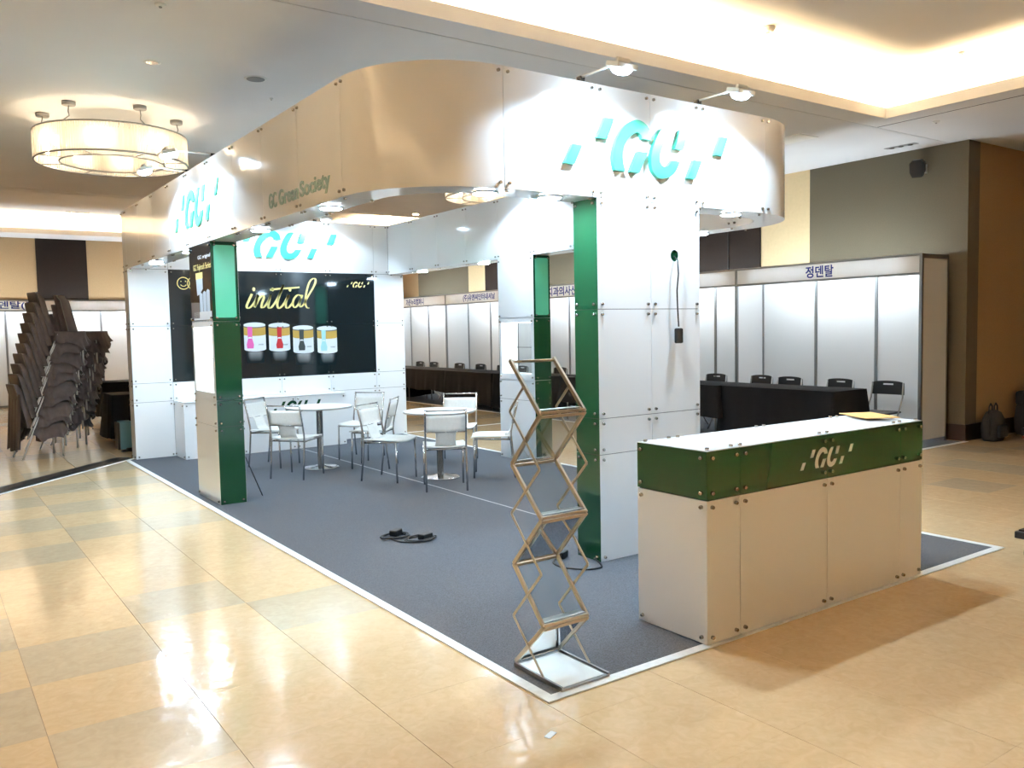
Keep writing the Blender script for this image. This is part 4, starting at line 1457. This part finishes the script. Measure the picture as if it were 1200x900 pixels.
# ------------------------------------------------------------------ stacked banquet chairs with skirted covers
def skirt_chair(seed):
    """faces +x, origin at floor under the seat centre; returns meshes"""
    rg_ = random.Random(seed)
    mb = MB()
    # backrest slab with rounded top, leaning back
    cols = 8
    rows_ = [(0.42, 0.215), (0.60, 0.212), (0.80, 0.207), (0.93, 0.20), (0.985, 0.19), (1.01, 0.165)]
    for side in (0, 1):
        for z, hw in rows_:
            for j in range(cols + 1):
                y = -hw + 2 * hw * j / cols
                lean = -0.265 - 0.13 * (z - 0.42) / 0.6
                mb.v.append((lean + (0.07 if side else -0.0) * (1 if z < 0.95 else 0.55) + 0.014 * math.cos(y / 0.22 * PI / 2) * (1 if side else -1), y, z))
    n = len(rows_)
    c1 = cols + 1
    for side in (0, 1):
        for i in range(n - 1):
            for j in range(cols):
                q = (side * n * c1 + i * c1 + j, side * n * c1 + i * c1 + j + 1, side * n * c1 + (i + 1) * c1 + j + 1, side * n * c1 + (i + 1) * c1 + j)
                mb.f.append(q if side else q[::-1])
    eg = [i * c1 for i in range(n)] + [(n - 1) * c1 + j for j in range(1, c1)] + [i * c1 + cols for i in range(n - 2, -1, -1)] + [j for j in range(cols - 1, 0, -1)]
    for a, b in zip(eg, eg[1:] + eg[:1]):
        mb.f.append((a, b, n * c1 + b, n * c1 + a))
    back = mb
    # seat and skirt
    sk = MB()
    per = []
    n = 64
    for i in range(n):
        a_ = 2 * PI * i / n
        c_, s_ = math.cos(a_), math.sin(a_)
        x_, y_ = 0.215 * math.copysign(abs(c_) ** 0.5, c_), 0.225 * math.copysign(abs(s_) ** 0.5, s_)
        gx, gy = math.copysign(abs(x_ / 0.215) ** 3, c_), math.copysign(abs(y_ / 0.225) ** 3, s_)
        g_ = math.hypot(gx, gy)
        per.append((x_ + 0.015, y_, gx / g_, gy / g_))
    ph = [rg_.uniform(0, 6.28) for _ in range(3)]
    lv = [0, 0.06, 0.3, 0.65, 1.0]
    for l in lv:
        for i, (x, y, nx, ny) in enumerate(per):
            s = i / n * 2 * PI
            pleat = 0.016 * l * math.sin(s * 13 + ph[0]) + 0.012 * l * math.sin(s * 23 + ph[1])
            out = 0.010 + 0.05 * l * l + pleat
            drop = 0.02 + l * (0.165 + 0.045 * math.sin(s * 3 + ph[2]) + 0.025 * math.sin(s * 9 + ph[0]))
            if nx < -0.9:
                drop *= 1.15
            sk.v.append((x + nx * out, y + ny * out, 0.475 - drop + (0.02 if l == 0 else 0)))
    for li in range(len(lv) - 1):
        for i in range(n):
            j = (i + 1) % n
            sk.f.append((li * n + i, (li + 1) * n + i, (li + 1) * n + j, li * n + j))
    sk.f.append(tuple(range(n)))
    sb = sk.mesh('skirted_seat', 'cloth_brown', True)
    bm = bmesh.new()
    bm.from_mesh(sb)
    bmesh.ops.recalc_face_normals(bm, faces=bm.faces[:])
    bm.to_mesh(sb)
    bm.free()
    return back.mesh('covered_back', 'cloth_brown', True), sb


SKM = [skirt_chair(k) for k in range(4)]
rear_leg = [MB().tube([(-0.35, s * 0.2, 0), (-0.15, s * 0.2, 0.45)], 0.0095, 8).mesh('leg', 'leg_silver', True) for s in (-1, 1)]
front_leg = [MB().tube([(0.165, s * 0.19, 0), (0.16, s * 0.19, 0.44)], 0.0125, 8).mesh('leg', 'leg_silver', True) for s in (-1, 1)]
ORD = ['bottom', 'second', 'third', 'fourth', 'fifth', 'sixth', 'seventh', 'eighth', 'ninth', 'topmost']


def chair_stack(x, y, rz, which, group):
    r_ = random.Random(which)
    for k in range(10):
        lb = 'brown skirt-covered banquet chair, ' + ORD[k] + (' from the floor, ' if 0 < k < 9 else ' one, ') + which
        dx, dz = 0.036 * k, 0.137 * k
        t = thing('banquet_chair', lb, 'chair', (x + dx * math.cos(rz), y + dx * math.sin(rz), dz), rz + r_.uniform(-0.03, 0.03), group=group)
        bm_, sm_ = SKM[r_.randrange(4)]
        link('covered_back', bm_, t)
        link('skirted_seat', sm_, t)
        for me in rear_leg + front_leg:
            link('leg', me, t)
        if k == 0:
            dm = MB()
            nn_ = 18
            for side in (0, 1):
                for z in (0.88, 0.6, 0.35, 0.12):
                    for j in range(nn_ + 1):
                        y_ = -0.235 + 0.47 * j / nn_
                        dm.v.append((-0.345 - 0.05 * (0.88 - z) + 0.016 * math.sin(j * 1.3 + z * 3) * (1.1 - z) - (0.012 if side else 0), y_, z + 0.03 * math.sin(j * 0.9) * (0.9 - z)))
            c_n = nn_ + 1
            for side in (0, 1):
                for i in range(3):
                    for j in range(nn_):
                        q = [side * 4 * c_n + i * c_n + j, side * 4 * c_n + i * c_n + j + 1, side * 4 * c_n + (i + 1) * c_n + j + 1, side * 4 * c_n + (i + 1) * c_n + j]
                        dm.f.append(q if side else q[::-1])
            dm.build('hanging_drape', 'cloth_brown', t, True)


chair_stack(-1.80, 10.35, math.radians(12), 'stack beside the black cable ramp', 'banquet chairs stacked by the cable ramp')
chair_stack(-1.38, 11.2, math.radians(-25), 'stack behind it by the black-cloth table', 'banquet chairs stacked by the black-cloth table')

# blue box and bits on the floor by the booth's rear corner
bx = thing('blue_carton', 'pale blue flat box standing on edge beside the booth rear corner', 'box', (-0.78, 10.35, 0.001))
MB().box(-0.08, 0.08, -0.11, 0.11, 0, 0.4).build('body', 'blue_box', bx, bevel=0.006)
MB().box(-0.115, -0.082, -0.11, 0.11, 0, 0.39).build('lid', 'plastic_black', bx, bevel=0.004)
t = loop_cable('cable_heap', 'black cable heap on the floor below the blue box', (-0.80, 9.95, 0.001), [coil(0.0, 0.0, 0.11, 3)], [(0.02, 0.0, 0.3)])

# ------------------------------------------------------------------ bags by the return wall
bp = thing('backpack', 'small black backpack with looped straps standing against the return wall', 'backpack', (8.62, 2.68, 0.0005))
pr = MB()
rowsb = [(0.0, 0.15, 0.09), (0.04, 0.175, 0.11), (0.18, 0.18, 0.115), (0.30, 0.165, 0.10), (0.38, 0.12, 0.07), (0.41, 0.05, 0.03)]
pr.lathe([(1, 0)] * 2, n=3) if False else None
nn = 20
for z, a, b in rowsb:
    for k in range(nn):
        t_ = 2 * PI * k / nn
        c_, s_ = math.cos(t_), math.sin(t_)
        pr.v.append((a * math.copysign(abs(c_) ** 0.6, c_), b * math.copysign(abs(s_) ** 0.6, s_), z))
for i in range(len(rowsb) - 1):
    for k in range(nn):
        pr.f.append((i * nn + k, i * nn + (k + 1) % nn, (i + 1) * nn + (k + 1) % nn, (i + 1) * nn + k))
pr.f += [tuple(range(nn))[::-1], tuple(range((len(rowsb) - 1) * nn, len(rowsb) * nn))]
bpm = pr.mesh('body', 'backpack', True)
link('body', bpm, bp)
MB().box(-0.12, 0.12, -0.15, -0.10, 0.05, 0.22).build('front_pocket', 'backpack', bp, bevel=0.02)
for sx in (-0.08, 0.06):
    MB().tube([(sx - 0.05, 0, 0.37), (sx - 0.04, 0, 0.46), (sx, 0, 0.50), (sx + 0.04, 0, 0.46), (sx + 0.05, 0, 0.37)], 0.010, 8).build('handle_strap', 'backpack', bp, True)
MB().tube([(-0.17, -0.03, 0.3), (-0.21, -0.05, 0.2), (-0.17, -0.03, 0.08)], 0.012, 8).build('shoulder_strap', 'backpack', bp, True)
bg = thing('travel_bag', 'large black bag standing at the wall behind the red tool case', 'bag', (9.62, 2.66, 0.0005))
o = link('body', bpm, bg)
o.scale = (1.45, 1.2, 1.35)
MB().box(-0.24, 0.24, -0.10, 0.10, 0.42, 0.62).build('upper_flap', 'backpack', bg, bevel=0.04)
tc = thing('tool_case', 'low black and red tool case on the floor before the large black bag', 'tool case', (9.28, 2.45, 0.0005))
MB().box(-0.16, 0.16, -0.10, 0.10, 0.03, 0.14).build('body', 'plastic_black', tc, bevel=0.012)
MB().box(-0.21, 0.10, -0.12, 0.06, 0.0, 0.035).build('base', 'red_plastic', tc, bevel=0.008)
MB().tube([(-0.1, 0, 0.135), (-0.09, 0, 0.18), (0.09, 0, 0.18), (0.1, 0, 0.135)], 0.01, 8).build('handle', 'plastic_black', tc, True)

# trolley whose corner enters at the frame edge
tr = thing('hand_trolley', 'black-topped trolley with a blue bag, standing on the tiles past the carpet corner', 'trolley', (3.06, -0.37, 0))
MB().box(-0.19, 0.35, -0.2, 0.2, 0.135, 0.185).build('deck', 'plastic_black', tr, bevel=0.008)
MB().box(-0.17, 0.33, -0.18, 0.18, 0.1855, 0.195).build('deck_mat', 'wood_dark', tr)
mb = MB()
prof_ = [(0.09, 0.012), (0.13, 0.035), (0.14, 0.08), (0.125, 0.134)]
nn = 20
for r_, z in prof_:
    for k in range(nn):
        a = 2 * PI * k / nn
        mb.v.append((0.02 + r_ * 1.25 * math.cos(a), 0.055 + r_ * math.sin(a), z))
for i in range(3):
    for k in range(nn):
        mb.f.append((i * nn + k, i * nn + (k + 1) % nn, (i + 1) * nn + (k + 1) % nn, (i + 1) * nn + k))
mb.f += [tuple(range(nn))[::-1], tuple(range(3 * nn, 4 * nn))]
mb.build('blue_bag', 'denim_blue', tr, True)
for sx in (-0.1, 0.27):
    for sy in (-0.15, 0.15):
        MB().tube([(sx, sy - 0.012, 0.03), (sx, sy + 0.012, 0.03)], 0.03, 14).build('wheel', 'rubber_black', tr, True)
        MB().box(sx - 0.012, sx + 0.012, sy - 0.016, sy + 0.016, 0.055, 0.134).build('caster_fork', 'gray_alu', tr)


o = MB().prism([(-0.03, -0.012), (0.028, -0.016), (0.032, 0.012), (-0.026, 0.016)], 0.0012).build('paper_scrap', 'white_matte')
o.rotation_euler = (-PI / 2, 0, 0.5)
o.location = (-1.200, -0.250, 0.0016)
tag(o, 'small white paper scrap on the tiles before the carpet corner', 'paper')

# ------------------------------------------------------------------ chandeliers
def chandelier(x, y, label):
    t = thing('ring_chandelier', label, 'chandelier', (x, y, 3.5), group='ring chandeliers of glass rods')
    R1, R0, Hc = 0.76, 0.52, 0.29

    def ringtube(r, z, rad):
        return [(r * math.cos(2 * PI * k / 64), r * math.sin(2 * PI * k / 64), z) for k in range(65)]
    for r in (R1, R0):
        n = 190 if r == R1 else 120
        mb = MB()
        rg_ = random.Random(int(r * 100))
        for k in range(n):
            a = 2 * PI * k / n
            c_, s_ = math.cos(a), math.sin(a)
            hw = PI * r / n * 0.82
            dr = rg_.uniform(-0.004, 0.004)
            M4 = Matrix(((-s_, c_, 0, (r + dr) * c_), (c_, s_, 0, (r + dr) * s_), (0, 0, 1, 0), (0, 0, 0, 1)))
            mb.box(-hw, hw, -0.004, 0.004, 0.008, Hc - 0.008, M4)
        mb.build('rod_curtain', 'glass_rod', t)
        for z in (0.0, Hc):
            MB().tube(ringtube(r, z, 0.009), 0.010, 6, cap=False).build('metal_ring', 'gray_alu', t, True)
    for k in range(8):
        a = 2 * PI * (k + 0.3) / 8
        for z in (0.0, Hc):
            MB().tube([(R0 * math.cos(a), R0 * math.sin(a), z), (R1 * math.cos(a), R1 * math.sin(a), z)], 0.006, 6).build('spoke', 'gray_alu', t, True)
        rm = (R0 + R1) / 2
        MB().lathe([(0.012, 0.09), (0.03, 0.12), (0.032, 0.15), (0.014, 0.185)], (rm * math.cos(a + .2), rm * math.sin(a + .2), 0), 12).build('bulb', 'bulb_warm', t, True)
        MB().lathe([(0.016, 0.185), (0.016, 0.24)], (rm * math.cos(a + .2), rm * math.sin(a + .2), 0), 10).build('lamp_holder', 'gray_alu', t)
        MB().tube([(rm * math.cos(a + .2), rm * math.sin(a + .2), 0.24), (rm * math.cos(a), rm * math.sin(a), Hc)], 0.005, 6).build('holder_arm', 'gray_alu', t)
    for k in range(6):
        a = 2 * PI * (k + 0.5) / 6 + 0.25
        c_, s_ = 0.66 * math.cos(a), 0.66 * math.sin(a)
        MB().lathe([(0.06, 0.46), (0.065, 0.465), (0.065, 0.4995)], (c_, s_, 0), 20).build('canopy', 'gray_alu', t, True)
        MB().tube([(c_, s_, 0.465), (c_ * 1.02, s_ * 1.02, 0.40), (c_ * 1.0, s_ * 1.0, 0.36), (c_ * R1 / 0.66, s_ * R1 / 0.66, Hc)], 0.006, 6).build('chain', 'gray_alu', t, True)


chandelier(-1.33, 7.25, 'glowing ring chandelier over the aisle, by the fascia logo')
chandelier(3.75, 7.25, 'glowing ring chandelier over the booth, seen inside the curved soffit')


# ------------------------------------------------------------------ ceiling fittings
def downlight(x, y, z, lit, label):
    t = thing('ceiling_downlight', label, 'downlight', (x, y, z), group='recessed ceiling downlights')
    MB().lathe([(0.055, -0.004), (0.07, -0.004), (0.072, -0.0005)], n=24).build('trim_ring', 'white_matte', t, True)
    MB().lathe([(0.052, -0.006), (0.05, -0.0045)], n=24).build('reflector' if not lit else 'lamp', 'led_down' if lit else 'chrome', t)


downlight(-1.38, 5.06, 4.0, False, 'unlit chrome downlight in the ceiling beside the round speaker')
downlight(5.32, 12.55, 4.0, True, 'lit downlight in the flat ceiling seen over the inner white fascia')
downlight(5.68, 16.92, 4.42, True, 'lit downlight in the raised ceiling before the rear wall')
sp = thing('ceiling_speaker', 'round white perforated ceiling speaker between downlight and fascia', 'speaker', (-0.47, 5.07, 4.0))
MB().lathe([(0.085, -0.006), (0.10, -0.005), (0.105, -0.0005)], n=28).build('trim_ring', 'white_matte', sp, True)
MB().lathe([(0.080, -0.0095), (0.084, -0.0065)], n=28).build('grille', 'matte_gray', sp)


def small_fitting(name, label, cat, x, y, z, r=0.05, h=0.03):
    t = thing(name, label, cat, (x, y, z))
    MB().lathe([(r * 0.5, -h), (r * 0.85, -h * 0.7), (r, -h * 0.25), (r, -0.0005)], n=20).build('housing', 'white_matte', t, True)
    MB().lathe([(r * 0.25, -h - 0.008), (r * 0.3, -h - 0.0005)], n=12).build('sensor', 'gray_alu', t)


small_fitting('smoke_detector', 'white smoke detector in the raised ceiling', 'detector', 3.55, 2.41, 4.42, 0.07, 0.045)
small_fitting('sprinkler', 'small sprinkler head in the raised ceiling toward the cove corner', 'sprinkler', 5.9, 1.78, 4.42, 0.04, 0.025)
small_fitting('sprinkler', 'small sprinkler head in the ceiling past the cove corner', 'sprinkler', 6.9, 2.59, 4.0, 0.04, 0.02)
small_fitting('sprinkler', 'small sprinkler head in the ceiling above the chandelier aisle', 'sprinkler', -1.63, 3.65, 4.0, 0.04, 0.02)
small_fitting('sprinkler', 'tiny sprinkler head in the ceiling beside the fascia edge', 'sprinkler', -0.12, 5.64, 4.0, 0.02, 0.015)
vn = thing('spot_cluster', 'slim triple spotlight recess in the ceiling before the wall speaker', 'spotlight', (7.88, 3.6, 4.0))
MB().box(-0.05, 0.05, -0.22, 0.22, -0.006, -0.0005).build('trim', 'gray_alu', vn)
for k in (-1, 0, 1):
    MB().lathe([(0.03, -0.014), (0.034, -0.0065)], (0, k * 0.13, 0), 14).build('lamp', 'chrome', vn, True)
vn = thing('spot_cluster', 'unlit triple spotlight recess in the raised ceiling before the rear wall', 'spotlight', (-0.06, 18.4, 4.42))
MB().box(-0.24, 0.24, -0.05, 0.05, -0.006, -0.0005).build('trim', 'gray_alu', vn)
for k in (-1, 0, 1):
    MB().lathe([(0.03, -0.014), (0.034, -0.0065)], (k * 0.15, 0, 0), 14).build('lamp', 'chrome', vn, True)
v2 = thing('ceiling_diffuser', 'dark slot diffuser in the raised ceiling before the rear wall', 'air vent', (-0.35, 15.2, 4.42))
MB().box(-0.22, 0.22, -0.06, 0.06, -0.01, -0.0005).build('slot', 'slot_black', v2)
MB().box(-0.24, 0.24, -0.08, -0.062, -0.012, -0.0005).box(-0.24, 0.24, 0.062, 0.08, -0.012, -0.0005).build('trim', 'gray_alu', v2)
ap = MB().box(-0.2, 0.2, -0.25, 0.25, -0.006, -0.0005).build('access_panel', 'white_matte')
ap.location = (6.2, 4.1, 4.0)
tag(ap, 'white square access panel in the ceiling beside the rounded fascia end', 'access panel')
MB().box(-0.18, 0.18, -0.23, 0.23, -0.008, -0.0065).build('door', 'white_matte', ap)
# wall loudspeaker
ws = thing('wall_speaker', 'small black loudspeaker on a white bracket high on the grey-green wall', 'speaker', (8.299, 3.5, 3.72))
MB().box(-0.05, 0.0, -0.04, 0.04, -0.07, 0.05).build('bracket', 'white_matte', ws, bevel=0.005)
MB().tube([(-0.045, 0, 0), (-0.12, 0, 0)], 0.015, 8).build('bracket_arm', 'plastic_black', ws)
M4 = Matrix.Translation((-0.18, 0.0, 0.0)) @ Euler((0, -0.25, 0.35)).to_matrix().to_4x4()
mb = MB()
ol = [(-0.09, -0.06), (-0.09, 0.06), (-0.05, 0.10), (0.05, 0.10), (0.09, 0.06), (0.09, -0.06), (0.06, -0.13), (-0.06, -0.13)]
mb.add([M4 @ Vector((x_, y_, z_)) for x_ in (-0.07, 0.07) for y_, z_ in [(a_, b_) for a_, b_ in ol]], [tuple(range(8)), tuple(range(8, 16))[::-1]] + [(i, i + 8, (i + 1) % 8 + 8, (i + 1) % 8) for i in range(8)])
mb.build('cabinet', 'plastic_black', ws)
gr = MB().box(-0.076, -0.071, -0.07, 0.07, -0.10, 0.08, M4).build('grille', 'slot_black', ws)
